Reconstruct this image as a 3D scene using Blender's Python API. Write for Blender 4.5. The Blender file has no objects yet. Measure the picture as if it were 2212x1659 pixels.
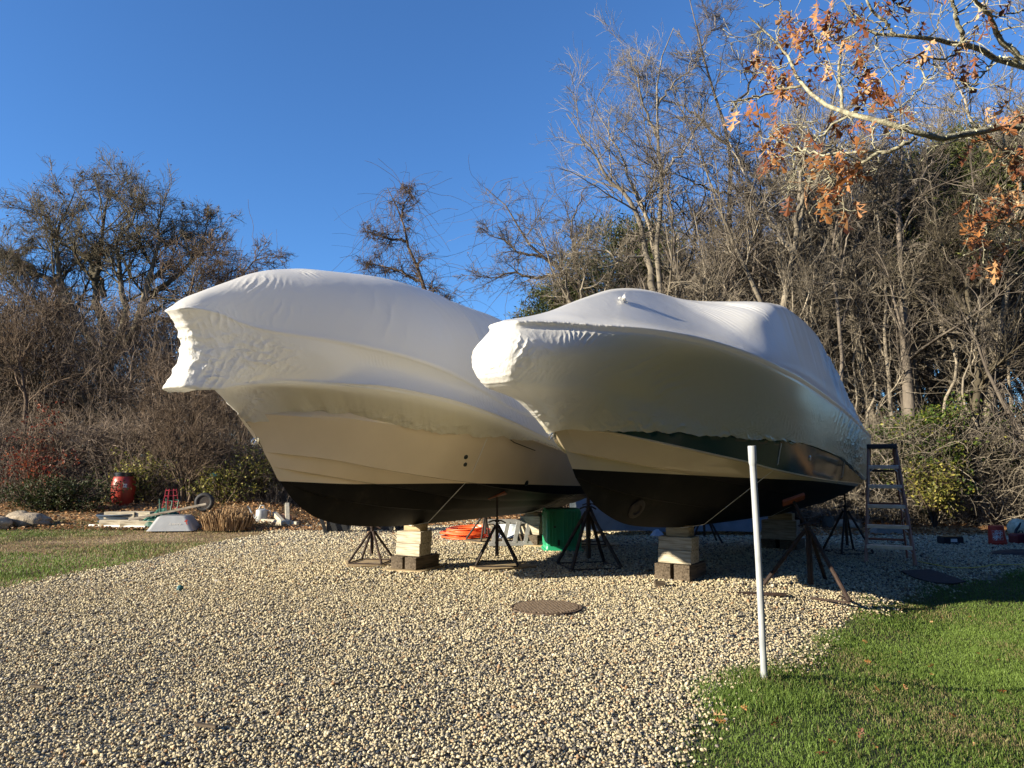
import bpy, bmesh, math, random
import numpy as np
from mathutils import Vector, Matrix, noise
R = math.radians
# ------------------------------------------------------------------ camera, sky, sun
scn = bpy.context.scene
col = scn.collection
EYE = 1.45
PITCH = math.atan((467.6 - 384) / 710)
cd = bpy.data.cameras.new('camera'); cam = bpy.data.objects.new('camera', cd); col.objects.link(cam)
cd.sensor_width = 36; cd.lens = 36 * 710 / 1024; cd.clip_start = 0.05; cd.clip_end = 2000
cam.location = (0, 0, EYE); cam.rotation_euler = (math.pi / 2 + PITCH, 0, 0)
scn.camera = cam
SUNV = Vector((2.85, 1.24, -1.0)).normalized()          # the way the light travels
SUN_EL = math.asin(-SUNV.z)
w = bpy.data.worlds.new('World'); scn.world = w; w.use_nodes = True
nt = w.node_tree; bg = nt.nodes['Background']
sky = nt.nodes.new('ShaderNodeTexSky'); sky.sky_type = 'NISHITA'; sky.sun_disc = False
sky.sun_elevation = SUN_EL; sky.sun_rotation = math.atan2(-SUNV.x, -SUNV.y)
sky.air_density = 1.0; sky.dust_density = 0.0; sky.ozone_density = 8.0; sky.altitude = 0
nt.links.new(sky.outputs[0], bg.inputs[0]); bg.inputs[1].default_value = 0.085
sl = bpy.data.lights.new('sun', 'SUN'); so = bpy.data.objects.new('sun', sl); col.objects.link(so)
sl.energy = 5.0; sl.angle = R(0.5); sl.color = (1.0, 0.885, 0.675)
so.rotation_euler = SUNV.to_track_quat('-Z', 'Y').to_euler(); so.location = (-20, -3, 12)
scn.view_settings.view_transform = 'Standard'; scn.view_settings.look = 'None'
scn.view_settings.exposure = 1.42; scn.view_settings.gamma = 1.0
scn.cycles.max_bounces = 8; scn.cycles.transparent_max_bounces = 8

# ------------------------------------------------------------------ helpers
rs = np.random.RandomState
def cray(X, Y):                                        # picture direction -> world direction (2212 x 1659 picture)
    F = 710 * 2212 / 1024; x = (X - 1106) / F; y = -(Y - 829.5) / F
    c, s = math.cos(PITCH), math.sin(PITCH)
    return Vector((x, c - s * y, s + c * y))
def P(X, Y, dist):                                     # point at depth dist (world y)
    d = cray(X, Y); return Vector((0, 0, EYE)) + d * (dist / d.y)
def smst(t): t = np.clip(t, 0, 1); return t*t*(3-2*t)
def bankz(x, y): return .45*smst((np.asarray(y)-15.8)/4.2)*smst((-np.asarray(x)-4.2)/3.0)      # the bank under the left thicket
def ztr(x, y): return bankz(x, y) - .42*smst((np.asarray(x)-1.4)/3.2)*(1-smst((np.asarray(y)-7.4-1.3*smst((np.asarray(x)-4)/1.5))/2.3))   # and the dip of the front lawn
def G(X, Y, z=0.0):                                    # point on the ground (raised by z)
    d = cray(X, Y)
    for t in np.linspace(2, 40, 8000):
        x, y, zz = d.x*t, d.y*t, EYE + d.z*t
        if zz < float(ztr(x, y)) + z: return Vector((x, y, float(ztr(x, y)) + z))
    return Vector((x, y, z))
def tag(o, label=None, cat=None, group=None, kind=None):
    if label: o['label'] = label
    if cat: o['category'] = cat
    if group: o['group'] = group
    if kind: o['kind'] = kind
    return o
def empty(name, loc=(0, 0, 0), rz=0.0, **k):
    o = bpy.data.objects.new(name, None); col.objects.link(o); o.location = loc; o.rotation_euler = (0, 0, rz)
    o.empty_display_size = 0.2
    return tag(o, **k)
def link(name, me, mat=None, parent=None, loc=None, rot=None, **k):
    o = bpy.data.objects.new(name, me); col.objects.link(o)
    if mat is not None:
        for m in (mat if isinstance(mat, (list, tuple)) else [mat]): me.materials.append(m)
    if parent: o.parent = parent
    if loc is not None: o.location = loc
    if rot is not None: o.rotation_euler = rot
    return tag(o, **k)
def npmesh(name, V, Q, smooth=True, attrs=None):       # Q: (n,3) or (n,4) int array
    V = np.asarray(V, np.float32); Q = np.asarray(Q, np.int32); k = Q.shape[1]; n = len(Q)
    me = bpy.data.meshes.new(name); me.vertices.add(len(V)); me.vertices.foreach_set('co', V.ravel())
    me.loops.add(n * k); me.loops.foreach_set('vertex_index', Q.ravel())
    me.polygons.add(n); me.polygons.foreach_set('loop_start', np.arange(n, dtype=np.int32) * k)
    me.update(calc_edges=True)
    me.polygons.foreach_set('use_smooth', np.full(n, smooth, bool))
    for an, av in (attrs or {}).items():
        a = me.attributes.new(an, 'FLOAT', 'POINT'); a.data.foreach_set('value', np.asarray(av, np.float32))
    me.update()
    return me
def pch(x, xs, ys):                                    # smooth monotone interpolation (xs ascending)
    xs = np.asarray(xs, float); ys = np.asarray(ys, float)
    if xs[0] > xs[-1]: xs = xs[::-1]; ys = ys[::-1]
    h = np.diff(xs); d = np.diff(ys) / h; m = np.zeros(len(xs)); m[0] = d[0]; m[-1] = d[-1]
    for i in range(1, len(xs) - 1):
        if d[i - 1] * d[i] > 0:
            w1 = 2 * h[i] + h[i - 1]; w2 = h[i] + 2 * h[i - 1]; m[i] = (w1 + w2) / (w1 / d[i - 1] + w2 / d[i])
    x = np.clip(np.asarray(x, float), xs[0], xs[-1]); k = np.clip(np.searchsorted(xs, x) - 1, 0, len(xs) - 2)
    t = (x - xs[k]) / h[k]
    return ((2*t**3 - 3*t**2 + 1) * ys[k] + (t**3 - 2*t**2 + t) * h[k] * m[k] + (-2*t**3 + 3*t**2) * ys[k+1] + (t**3 - t**2) * h[k] * m[k+1])
class MB:                                              # collects simple solids into one mesh
    def __init__(s): s.v = []; s.f = []; s.sm = []
    def add(s, vs, fs, smooth=False):
        b = len(s.v); s.v += [tuple(v) for v in vs]; s.f += [tuple(i + b for i in f) for f in fs]; s.sm += [smooth] * len(fs); return s
    def box(s, c, d, M=None, bev=0.0):                 # centre, full size, optional rotation matrix, chamfer
        cx, cy, cz = c; x, y, z = d[0]/2, d[1]/2, d[2]/2; b = min(bev, x*.9, y*.9, z*.9)
        if b <= 0:
            vs = [(i*x, j*y, k*z) for k in (-1, 1) for j in (-1, 1) for i in (-1, 1)]
            fs = [(0,2,3,1),(4,5,7,6),(0,1,5,4),(2,6,7,3),(0,4,6,2),(1,3,7,5)]
        else:
            bm = bmesh.new(); bmesh.ops.create_cube(bm, size=1)
            for v in bm.verts: v.co = Vector((v.co.x*2*x, v.co.y*2*y, v.co.z*2*z))
            bmesh.ops.bevel(bm, geom=bm.edges[:], offset=b, segments=2, affect='EDGES', profile=0.6)
            bm.verts.index_update(); vs = [v.co.copy() for v in bm.verts]; fs = [[v.index for v in f.verts] for f in bm.faces]; bm.free()
        if M is not None: vs = [M @ Vector(v) for v in vs]
        return s.add([(v[0]+cx, v[1]+cy, v[2]+cz) for v in vs], fs)
    def tube(s, pts, r, n=8, cap=True, closed=False):  # r number or list
        pts = [Vector(p) for p in pts]; m = len(pts); rr = r if isinstance(r, (list, tuple)) else [r]*m
        vs = []; up = None
        for i in range(m):
            if closed: t = pts[(i+1) % m] - pts[i-1]
            else: t = pts[min(i+1, m-1)] - pts[max(i-1, 0)]
            if t.length < 1e-9: t = Vector((0, 0, 1))
            t.normalize()
            if up is None: up = Vector((0, 0, 1)) if abs(t.z) < .9 else Vector((1, 0, 0))
            a = t.cross(up)
            if a.length < 1e-4: a = t.cross(Vector((0, 1, 0.1)))
            a.normalize(); b = a.cross(t).normalized(); up = b
            for k in range(n):
                an = 2*math.pi*k/n; vs.append(pts[i] + (a*math.cos(an) + b*math.sin(an))*rr[i])
        fs = [(i*n+k, i*n+(k+1) % n, (i+1)*n+(k+1) % n, (i+1)*n+k) for i in range(m-1) for k in range(n)]
        if closed: fs += [((m-1)*n+k, (m-1)*n+(k+1) % n, (k+1) % n, k) for k in range(n)]
        elif cap: fs += [tuple(range(n))[::-1], tuple((m-1)*n+k for k in range(n))]
        return s.add(vs, fs, True)
    def lathe(s, prof, n=24, M=None, c=(0, 0, 0)):      # prof: (r,z) list
        vs = [Vector((r*math.cos(2*math.pi*k/n), r*math.sin(2*math.pi*k/n), z)) for r, z in prof for k in range(n)]
        if M is not None: vs = [M @ v for v in vs]
        vs = [v + Vector(c) for v in vs]; m = len(prof)
        fs = [(i*n+k, i*n+(k+1) % n, (i+1)*n+(k+1) % n, (i+1)*n+k) for i in range(m-1) for k in range(n)]
        if prof[0][0] > 1e-6: fs.append(tuple(range(n))[::-1])
        if prof[-1][0] > 1e-6: fs.append(tuple((m-1)*n+k for k in range(n)))
        return s.add(vs, fs, True)
    def build(s, name, mat=None, parent=None, **k):
        me = bpy.data.meshes.new(name); me.from_pydata(s.v, [], s.f); me.update()
        me.polygons.foreach_set('use_smooth', s.sm)
        if any(s.sm):
            try: me.set_sharp_from_angle(angle=R(40))
            except Exception: pass
        return link(name, me, mat, parent, **k)
def rotm(rx=0, ry=0, rz=0):
    return (Matrix.Rotation(rz, 3, 'Z') @ Matrix.Rotation(ry, 3, 'Y') @ Matrix.Rotation(rx, 3, 'X'))

# many thin tubes at once: lists of (points (n,3), radii (n,)) -> arrays
def tubes(strands, sides=3):
    groups = {}
    for i, (p, r) in enumerate(strands): groups.setdefault(len(p), []).append((p, r))
    VV, QQ, CC = [], [], []; base = 0; g = rs(5)
    for n, L in groups.items():
        A = np.array([a for a, _ in L], float); RR = np.array([b for _, b in L], float); m = len(L)
        T = np.empty_like(A); T[:, 1:-1] = A[:, 2:] - A[:, :-2]; T[:, 0] = A[:, 1] - A[:, 0]; T[:, -1] = A[:, -1] - A[:, -2]
        T /= np.maximum(np.linalg.norm(T, axis=2, keepdims=True), 1e-9)
        mean = A[:, -1] - A[:, 0]; ax = np.argmin(np.abs(mean), axis=1); ref = np.eye(3)[ax][:, None, :]
        a = np.cross(T, ref); a /= np.maximum(np.linalg.norm(a, axis=2, keepdims=True), 1e-9); b = np.cross(T, a)
        an = np.arange(sides) * 2 * np.pi / sides
        V = A[:, :, None, :] + RR[:, :, None, None] * (a[:, :, None, :] * np.cos(an)[None, None, :, None] + b[:, :, None, :] * np.sin(an)[None, None, :, None])
        idx = np.arange(m * n * sides).reshape(m, n, sides) + base
        q = np.stack([idx[:, :-1, :], np.roll(idx, -1, 2)[:, :-1, :], np.roll(idx, -1, 2)[:, 1:, :], idx[:, 1:, :]], -1).reshape(-1, 4)
        VV.append(V.reshape(-1, 3)); QQ.append(q); CC.append(np.repeat(g.rand(m), n * sides)); base += m * n * sides
    return np.concatenate(VV), np.concatenate(QQ), np.concatenate(CC)

# ------------------------------------------------------------------ materials
def newmat(name):
    m = bpy.data.materials.new(name); m.use_nodes = True; t = m.node_tree
    return m, t, t.nodes['Principled BSDF'], t.nodes.new, t.links.new
def hexmix(N, L, fac, stops, interp='LINEAR'):
    r = N('ShaderNodeValToRGB'); r.color_ramp.interpolation = interp
    e = r.color_ramp.elements
    while len(e) > 1: e.remove(e[-1])
    e[0].position = stops[0][0]; e[0].color = (*stops[0][1], 1)
    for p, c in stops[1:]: x = e.new(p); x.color = (*c, 1)
    L(fac, r.inputs[0]); return r.outputs[0]
def noise_mat(name, c1, c2, scale=8, rough=.6, bump=.2, bscale=None, detail=5, spec=.4, metal=0, attr=None, stretch=None, dist=.01):
    m, t, b, N, L = newmat(name)
    tc = N('ShaderNodeTexCoord'); src = tc.outputs['Object']
    if stretch:
        mp = N('ShaderNodeMapping'); mp.inputs['Scale'].default_value = stretch; L(src, mp.inputs[0]); src = mp.outputs[0]
    n = N('ShaderNodeTexNoise'); n.inputs['Scale'].default_value = scale; n.inputs['Detail'].default_value = detail; L(src, n.inputs[0])
    c = hexmix(N, L, n.outputs[0], [(.3, c1), (.7, c2)])
    if attr:
        a = N('ShaderNodeAttribute'); a.attribute_name = attr
        mr = N('ShaderNodeMapRange'); mr.inputs[3].default_value = .55; mr.inputs[4].default_value = 1.5; L(a.outputs['Fac'], mr.inputs[0])
        mx = N('ShaderNodeVectorMath'); mx.operation = 'SCALE'; L(c, mx.inputs[0]); L(mr.outputs[0], mx.inputs['Scale']); c = mx.outputs[0]
    L(c, b.inputs['Base Color'])
    b.inputs['Roughness'].default_value = rough; b.inputs['Specular IOR Level'].default_value = spec; b.inputs['Metallic'].default_value = metal
    if bump:
        n2 = N('ShaderNodeTexNoise'); n2.inputs['Scale'].default_value = bscale or scale * 4; n2.inputs['Detail'].default_value = 6; L(src, n2.inputs[0])
        bp = N('ShaderNodeBump'); bp.inputs['Strength'].default_value = bump; bp.inputs['Distance'].default_value = dist; L(n2.outputs[0], bp.inputs['Height']); L(bp.outputs[0], b.inputs['Normal'])
    return m
# ------------------------------------------------------------------ boats
def hull_paint(name, cream, side=None):
    m, t, b, N, L = newmat(name)
    tc = N('ShaderNodeTexCoord')
    n = N('ShaderNodeTexNoise'); n.inputs['Scale'].default_value = 2.2; n.inputs['Detail'].default_value = 6; L(tc.outputs['Object'], n.inputs[0])
    cr = hexmix(N, L, n.outputs[0], [(.3, tuple(x*.92 for x in cream)), (.7, cream)])
    if side:
        a = N('ShaderNodeAttribute'); a.attribute_name = 'green'
        st = N('ShaderNodeMath'); st.operation = 'GREATER_THAN'; st.inputs[1].default_value = 0; L(a.outputs['Fac'], st.inputs[0])
        mx = N('ShaderNodeMix'); mx.data_type = 'RGBA'; L(st.outputs[0], mx.inputs[0]); L(cr, mx.inputs[6]); mx.inputs[7].default_value = (*side, 1); cr = mx.outputs[2]
    n2 = N('ShaderNodeTexNoise'); n2.inputs['Scale'].default_value = 3; n2.inputs['Detail'].default_value = 8; n2.inputs['Roughness'].default_value = .65; L(tc.outputs['Object'], n2.inputs[0])
    bk = hexmix(N, L, n2.outputs[0], [(.35, (.003, .003, .004)), (.58, (.008, .0075, .007)), (.8, (.028, .023, .017))])
    a = N('ShaderNodeAttribute'); a.attribute_name = 'above'
    wl = N('ShaderNodeMath'); wl.operation = 'GREATER_THAN'; wl.inputs[1].default_value = 0; L(a.outputs['Fac'], wl.inputs[0])
    mx = N('ShaderNodeMix'); mx.data_type = 'RGBA'; L(wl.outputs[0], mx.inputs[0]); L(bk, mx.inputs[6]); L(cr, mx.inputs[7]); L(mx.outputs[2], b.inputs['Base Color'])
    sp_ = N('ShaderNodeMapRange'); sp_.inputs[3].default_value = .12; sp_.inputs[4].default_value = .5; L(wl.outputs[0], sp_.inputs[0]); L(sp_.outputs[0], b.inputs['Specular IOR Level'])
    rr = N('ShaderNodeMapRange'); rr.inputs[3].default_value = .62; rr.inputs[4].default_value = .14; L(wl.outputs[0], rr.inputs[0]); L(rr.outputs[0], b.inputs['Roughness'])
    n3 = N('ShaderNodeTexNoise'); n3.inputs['Scale'].default_value = 1.2; L(tc.outputs['Object'], n3.inputs[0])
    bp = N('ShaderNodeBump'); bp.inputs['Strength'].default_value = .12; bp.inputs['Distance'].default_value = .03; L(n3.outputs[0], bp.inputs['Height']); L(bp.outputs[0], b.inputs['Normal'])
    return m
def wrap_mat():
    m, t, b, N, L = newmat('white_shrink_wrap')
    b.inputs['Roughness'].default_value = .27
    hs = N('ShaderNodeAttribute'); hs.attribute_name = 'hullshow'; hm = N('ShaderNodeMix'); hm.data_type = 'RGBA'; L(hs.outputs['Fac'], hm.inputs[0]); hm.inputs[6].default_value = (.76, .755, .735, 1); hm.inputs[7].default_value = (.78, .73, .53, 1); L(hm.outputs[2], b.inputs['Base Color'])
    b.inputs['Specular IOR Level'].default_value = .5
    tc = N('ShaderNodeTexCoord')
    n = N('ShaderNodeTexNoise'); n.inputs['Scale'].default_value = 1.6; n.inputs['Detail'].default_value = 3; L(tc.outputs['Object'], n.inputs[0])
    # crinkled, heat-shrunk folds where the 'crinkle' attribute says so
    n2 = N('ShaderNodeTexNoise'); n2.noise_type = 'RIDGED_MULTIFRACTAL'; n2.inputs['Scale'].default_value = 7; n2.inputs['Detail'].default_value = 4; n2.inputs['Distortion'].default_value = 1.2
    mp = N('ShaderNodeMapping'); mp.inputs['Scale'].default_value = (1, 1, 1.6); mp.inputs['Rotation'].default_value = (0, .5, 0); L(tc.outputs['Object'], mp.inputs[0]); L(mp.outputs[0], n2.inputs[0])
    n4 = N('ShaderNodeTexNoise'); n4.inputs['Scale'].default_value = 30; n4.inputs['Detail'].default_value = 4; n4.inputs['Distortion'].default_value = .8; L(tc.outputs['Object'], n4.inputs[0])
    ad = N('ShaderNodeMath'); ad.operation = 'MULTIPLY_ADD'; ad.inputs[1].default_value = .35; L(n4.outputs[0], ad.inputs[0]); L(n2.outputs[0], ad.inputs[2])
    a = N('ShaderNodeAttribute'); a.attribute_name = 'crinkle'
    bp0 = N('ShaderNodeBump'); bp0.inputs['Strength'].default_value = .25; bp0.inputs['Distance'].default_value = .03; L(n.outputs[0], bp0.inputs['Height'])
    bp = N('ShaderNodeBump'); bp.inputs['Distance'].default_value = .030; L(a.outputs['Fac'], bp.inputs['Strength']); L(ad.outputs[0], bp.inputs['Height']); L(bp0.outputs[0], bp.inputs['Normal'])
    L(bp.outputs[0], b.inputs['Normal'])
    tr = N('ShaderNodeBsdfTranslucent'); tr.inputs[0].default_value = (.80, .78, .72, 1); L(bp.outputs[0], tr.inputs['Normal'])
    mx = N('ShaderNodeMixShader'); mx.inputs[0].default_value = .30; L(b.outputs[0], mx.inputs[1]); L(tr.outputs[0], mx.inputs[2])
    L(mx.outputs[0], t.nodes['Material Output'].inputs[0])
    return m
WRAP = wrap_mat()

class Lev:                                             # a fore-and-aft line of the boat: nose, half beam, height
    def __init__(s, nose, z, b=None, B=1, E=4.4, p=2.0, q=.9):
        s.n = nose; s.z = z; s.b = b; s.B, s.E, s.p, s.q = B, E, p, q
    def zz(s, u): return pch(u, [a for a, _ in s.z], [c for _, c in s.z])
    def bb(s, u):
        if s.b is not None: return pch(u, [a for a, _ in s.b], [c for _, c in s.b])
        x = np.clip((s.n - u) / s.E, 0, 1); return s.B * (1 - (1 - x)**s.p)**s.q
def line(L, t, stern):
    u = L.n + (stern - L.n) * t**1.7
    return np.stack([u, L.bb(u), L.zz(u)], -1)
def span(A, B, n, bulge=None, first=False):            # straight span between two lines, optional sideways bulge
    out = []
    for i in range(0 if first else 1, n + 1):
        s = i / n; Pq = A * (1 - s) + B * s
        if bulge is not None: Pq = Pq.copy(); Pq[:, 1] += bulge * 4 * s * (1 - s); Pq[:, 1] = np.maximum(Pq[:, 1], 0)
        out.append(Pq)
    return out
def quad(A, M, B, n):                                  # curved span through a middle line
    out = []
    for i in range(1, n + 1):
        s = i / n; out.append(A * (2*(s-.5)*(s-1)) + M * (-4*s*(s-1)) + B * (2*s*(s-.5)))
    return out
def two_sided(Gd):                                     # grid (k,t,3) near side -> both sides + cap at the stern
    k, n, _ = Gd.shape; far = Gd.copy(); far[..., 1] *= -1
    V = np.concatenate([Gd.reshape(-1, 3), far.reshape(-1, 3)])
    i = np.arange(k * n).reshape(k, n)
    q1 = np.stack([i[:-1, :-1], i[:-1, 1:], i[1:, 1:], i[1:, :-1]], -1).reshape(-1, 4)
    q2 = q1[:, ::-1] + k * n
    cap = np.stack([i[:-1, -1], i[:-1, -1] + k * n, i[1:, -1] + k * n, i[1:, -1]], -1)
    return V, np.concatenate([q1, q2, cap])
def weld(me, d=1e-4):
    bm = bmesh.new(); bm.from_mesh(me); bmesh.ops.remove_doubles(bm, verts=bm.verts[:], dist=d)
    bmesh.ops.recalc_face_normals(bm, faces=bm.faces[:]); bm.to_mesh(me); bm.free()

def hull_grid(bottom, chine, rub, stern, t, flare, tuck, side_n=28):
    Ls = [line(l, t, stern) for l in bottom] + [line(chine, t, stern)]
    rows = [Ls[0]]
    for a, b_, l in zip(Ls[:-1], Ls[1:], list(bottom[1:]) + [chine]):
        fl = np.stack([b_[:, 0], np.maximum(b_[:, 1] - .045 * np.clip(b_[:, 1] / .12, 0, 1), 0), b_[:, 2] - .004], -1)   # flat of the strake
        rows += span(a, fl, 5, bulge=np.full(len(t), .015) * np.clip(b_[:, 1], 0, 1)); rows.append(b_)
    Rb = line(rub, t, stern)
    side = span(Ls[-1], Rb, side_n, bulge=flare(Ls[-1][:, 0]))
    for i, r in enumerate(side):                       # the topsides stay a hand's width inside the wrap above its hem
        f = (i + 1) / side_n; k = np.clip((f - tuck(r[:, 0]) + .02) / .10, 0, 1); r[:, 1] = np.maximum(r[:, 1] - .09 * k, 0); r[:, 0] -= .10 * k * np.clip((r[:, 0]-1.5), 0, 1)
    rows += side
    return np.array(rows), Ls[-1], Rb

def vn2(x, y, seed=0):
    g = rs(seed).rand(256, 256); xi = np.floor(x).astype(int); yi = np.floor(y).astype(int); fx = x-xi; fy = y-yi; fx = fx*fx*(3-2*fx); fy = fy*fy*(3-2*fy)
    a = g[xi % 256, yi % 256]; b = g[(xi+1) % 256, yi % 256]; c = g[xi % 256, (yi+1) % 256]; d = g[(xi+1) % 256, (yi+1) % 256]
    return (a*(1-fx)+b*fx)*(1-fy)+(c*(1-fx)+d*fx)*fy
RIDGES = []
def wrinkle(G3, lev, u, specs, seed, crk):
    """sheet folds pushed in along the surface normal; specs: (lev0, u0, dl, du, wave_u, slant, amp)"""
    du = np.gradient(G3, axis=1); dk = np.gradient(G3, axis=0)
    nn = np.cross(du, dk); nn /= np.maximum(np.linalg.norm(nn, axis=2, keepdims=True), 1e-9)
    d = np.zeros(G3.shape[:2])
    g = rs(seed)
    for (lr, wr, ar) in RIDGES: d += ar * np.exp(-((lev - lr) / wr)**2) * np.clip((np.arange(G3.shape[1]) / 60.0), 0, 1)[None]
    for (l0, u0, dl, dw, wave, slant, amp) in specs:
        a = (lev - l0) / dl; b = (u - u0) / dw
        env = np.exp(-(a**2 + b**2))
        o = g.rand() * 50
        ph = (u + slant * (lev - l0) + .10 * (vn2(u * 4 + o, lev * 3 + o) - .5) + .03 * (vn2(u * 13 + o, lev * 11) - .5)) * np.pi / wave
        s = (1 - np.abs(np.sin(ph)))**1.6 - .25; md = np.clip(vn2(u * 7 + o, lev * 2.2 + o) * 1.9 - .35, 0, 1.3); d += amp * 1.9 * env * s * md
    o = seed*7.7; rg = lambda a, b: 1 - np.abs(2*vn2(a, b) - 1)
    cz = G3[..., 2]; n1 = rg(u*7 + cz*5 + o, cz*9 - u*3)**2; n2 = rg(u*17 - cz*9 + o, cz*19 + u*6)**2
    d += np.clip(crk - .12, 0, 1) * (.022*(n1 - .4) + .010*(n2 - .4)) + .010*(vn2(u*1.3 + o, lev*1.1) - .5)
    return G3 + nn * d[..., None]

def make_boat(origin, heading, name, label, hullspec, coverfn, paint, stern, hullshow):
    a = math.atan2(heading[1], heading[0])
    root = empty(name, (origin[0], origin[1], 0), a, label=label, cat='boat', group='shrink-wrapped motor boats on stands')
    t = np.linspace(0, 1, 420)
    Gd, Cl, Rl = hull_grid(hullspec['bottom'], hullspec['chine'], hullspec['rub'], stern, t, hullspec['flare'], hullspec['tuck'])
    V, Q = two_sided(Gd)
    above = V[:, 2] - pch(V[:, 0], *zip(*hullspec['wl'])); at = {'above': above}
    if 'green' in hullspec: at['green'] = V[:, 2] - pch(V[:, 0], *zip(*hullspec['green']))
    me = npmesh('hull', V, Q, True, at); weld(me)
    me.set_sharp_from_angle(angle=R(28))
    link('hull', me, paint, root)
    tc_ = np.linspace(0, 1, 760)
    rows, lev, specs, crk = coverfn(tc_)
    Gc = np.array(rows); lev2 = np.repeat(np.array(lev)[:, None], len(tc_), 1); u2 = Gc[..., 0]
    cr_ = crk(lev2, u2)
    # long soft hollows of slack film, then the folds
    Gc = wrinkle(Gc, lev2, u2, specs, 3, cr_)
    cen = Gc[:, 0, 1].copy(); Gc[:, 0, 1] = 0; Gc[-1, :, 1] = 0; Gc[..., 1] = np.maximum(Gc[..., 1], 0)
    V, Q = two_sided(Gc)
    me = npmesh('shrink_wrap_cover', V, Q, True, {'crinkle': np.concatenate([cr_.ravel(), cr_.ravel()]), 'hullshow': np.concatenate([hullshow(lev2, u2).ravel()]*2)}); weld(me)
    link('shrink_wrap_cover', me, WRAP, root)
    return root, (Gd, Gc)

ALLU = [2.0, 1.2, .4, -.4, -1.2, -2.2, -3.4]
def side_line(nose_pts, chine, rub, s, flare, stern, off=.034, us=ALLU):
    """line on the hull side at share s (function of u) of the way from chine to rub rail, with its own bow shape"""
    U = np.array([u for u in us if u < nose_pts[-1][0] - .25] + [stern]); S = s(U) if callable(s) else np.full(len(U), s)
    b = chine.bb(U)*(1-S) + rub.bb(U)*S + flare(U)*4*S*(1-S) + off; z = chine.zz(U)*(1-S) + rub.zz(U)*S
    bs = [(p[0], p[1]) for p in nose_pts] + list(zip(U, b)); zs = [(p[0], p[2]) for p in nose_pts] + list(zip(U, z))
    return Lev(nose_pts[0][0], zs, b=bs)

# ---- boat with the anchor platform (left)
S1 = -4.85
fl1 = lambda u: -.075 * np.clip((u + .5) / 2.5, 0, 1) * np.clip((3.1 - u) / .8, 0, 1) + .02 * np.clip((-u) / 2, 0, 1)
c1 = Lev(2.60, [(2.6,1.62),(1.93,1.55),(1.22,1.43),(.36,1.31),(-.26,1.24),(-.75,1.17),(-3.33,.99),(-4.85,.97)], B=1.18, E=4.5, p=1.8, q=1)
r1 = Lev(3.28, [(3.28,2.29),(2.98,2.33),(2.38,2.34),(1.52,2.31),(.97,2.25),(.47,2.19),(-.15,2.1),(-.65,2.02),(-1.61,1.86),(-3,1.70),(-4.85,1.62)], B=1.42, E=4.3, p=2.2, q=.8)
h1 = dict(bottom=[Lev(2.36, [(2.36,1.30),(2.09,1.05),(1.74,.86),(1.15,.73),(.09,.65),(-1.43,.62),(-4.85,.60)], B=.001, E=1),
                  Lev(2.40, [(2.40,1.34),(1.9,1.16),(1.25,1.02),(.6,.93),(-.6,.84),(-4.85,.76)], B=.56, E=4.5, p=1.7, q=1.1),
                  Lev(2.48, [(2.48,1.46),(1.82,1.36),(1.25,1.27),(.5,1.16),(-.6,1.0),(-4.85,.86)], B=.86, E=4.5, p=1.7, q=1.05)],
          chine=c1, rub=r1, flare=fl1, tuck=lambda u: pch(u, [-4.9,-1.7,-.9,-.1,.5,1.2,2.0,2.9], [.95,.95,.88,.72,.66,.62,.60,.56])+.02, wl=[(2.6,1.31),(2.35,1.30),(1.29,1.25),(0,1.24),(-.43,1.23),(-3.53,1.13),(-4.85,1.1)])
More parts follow.
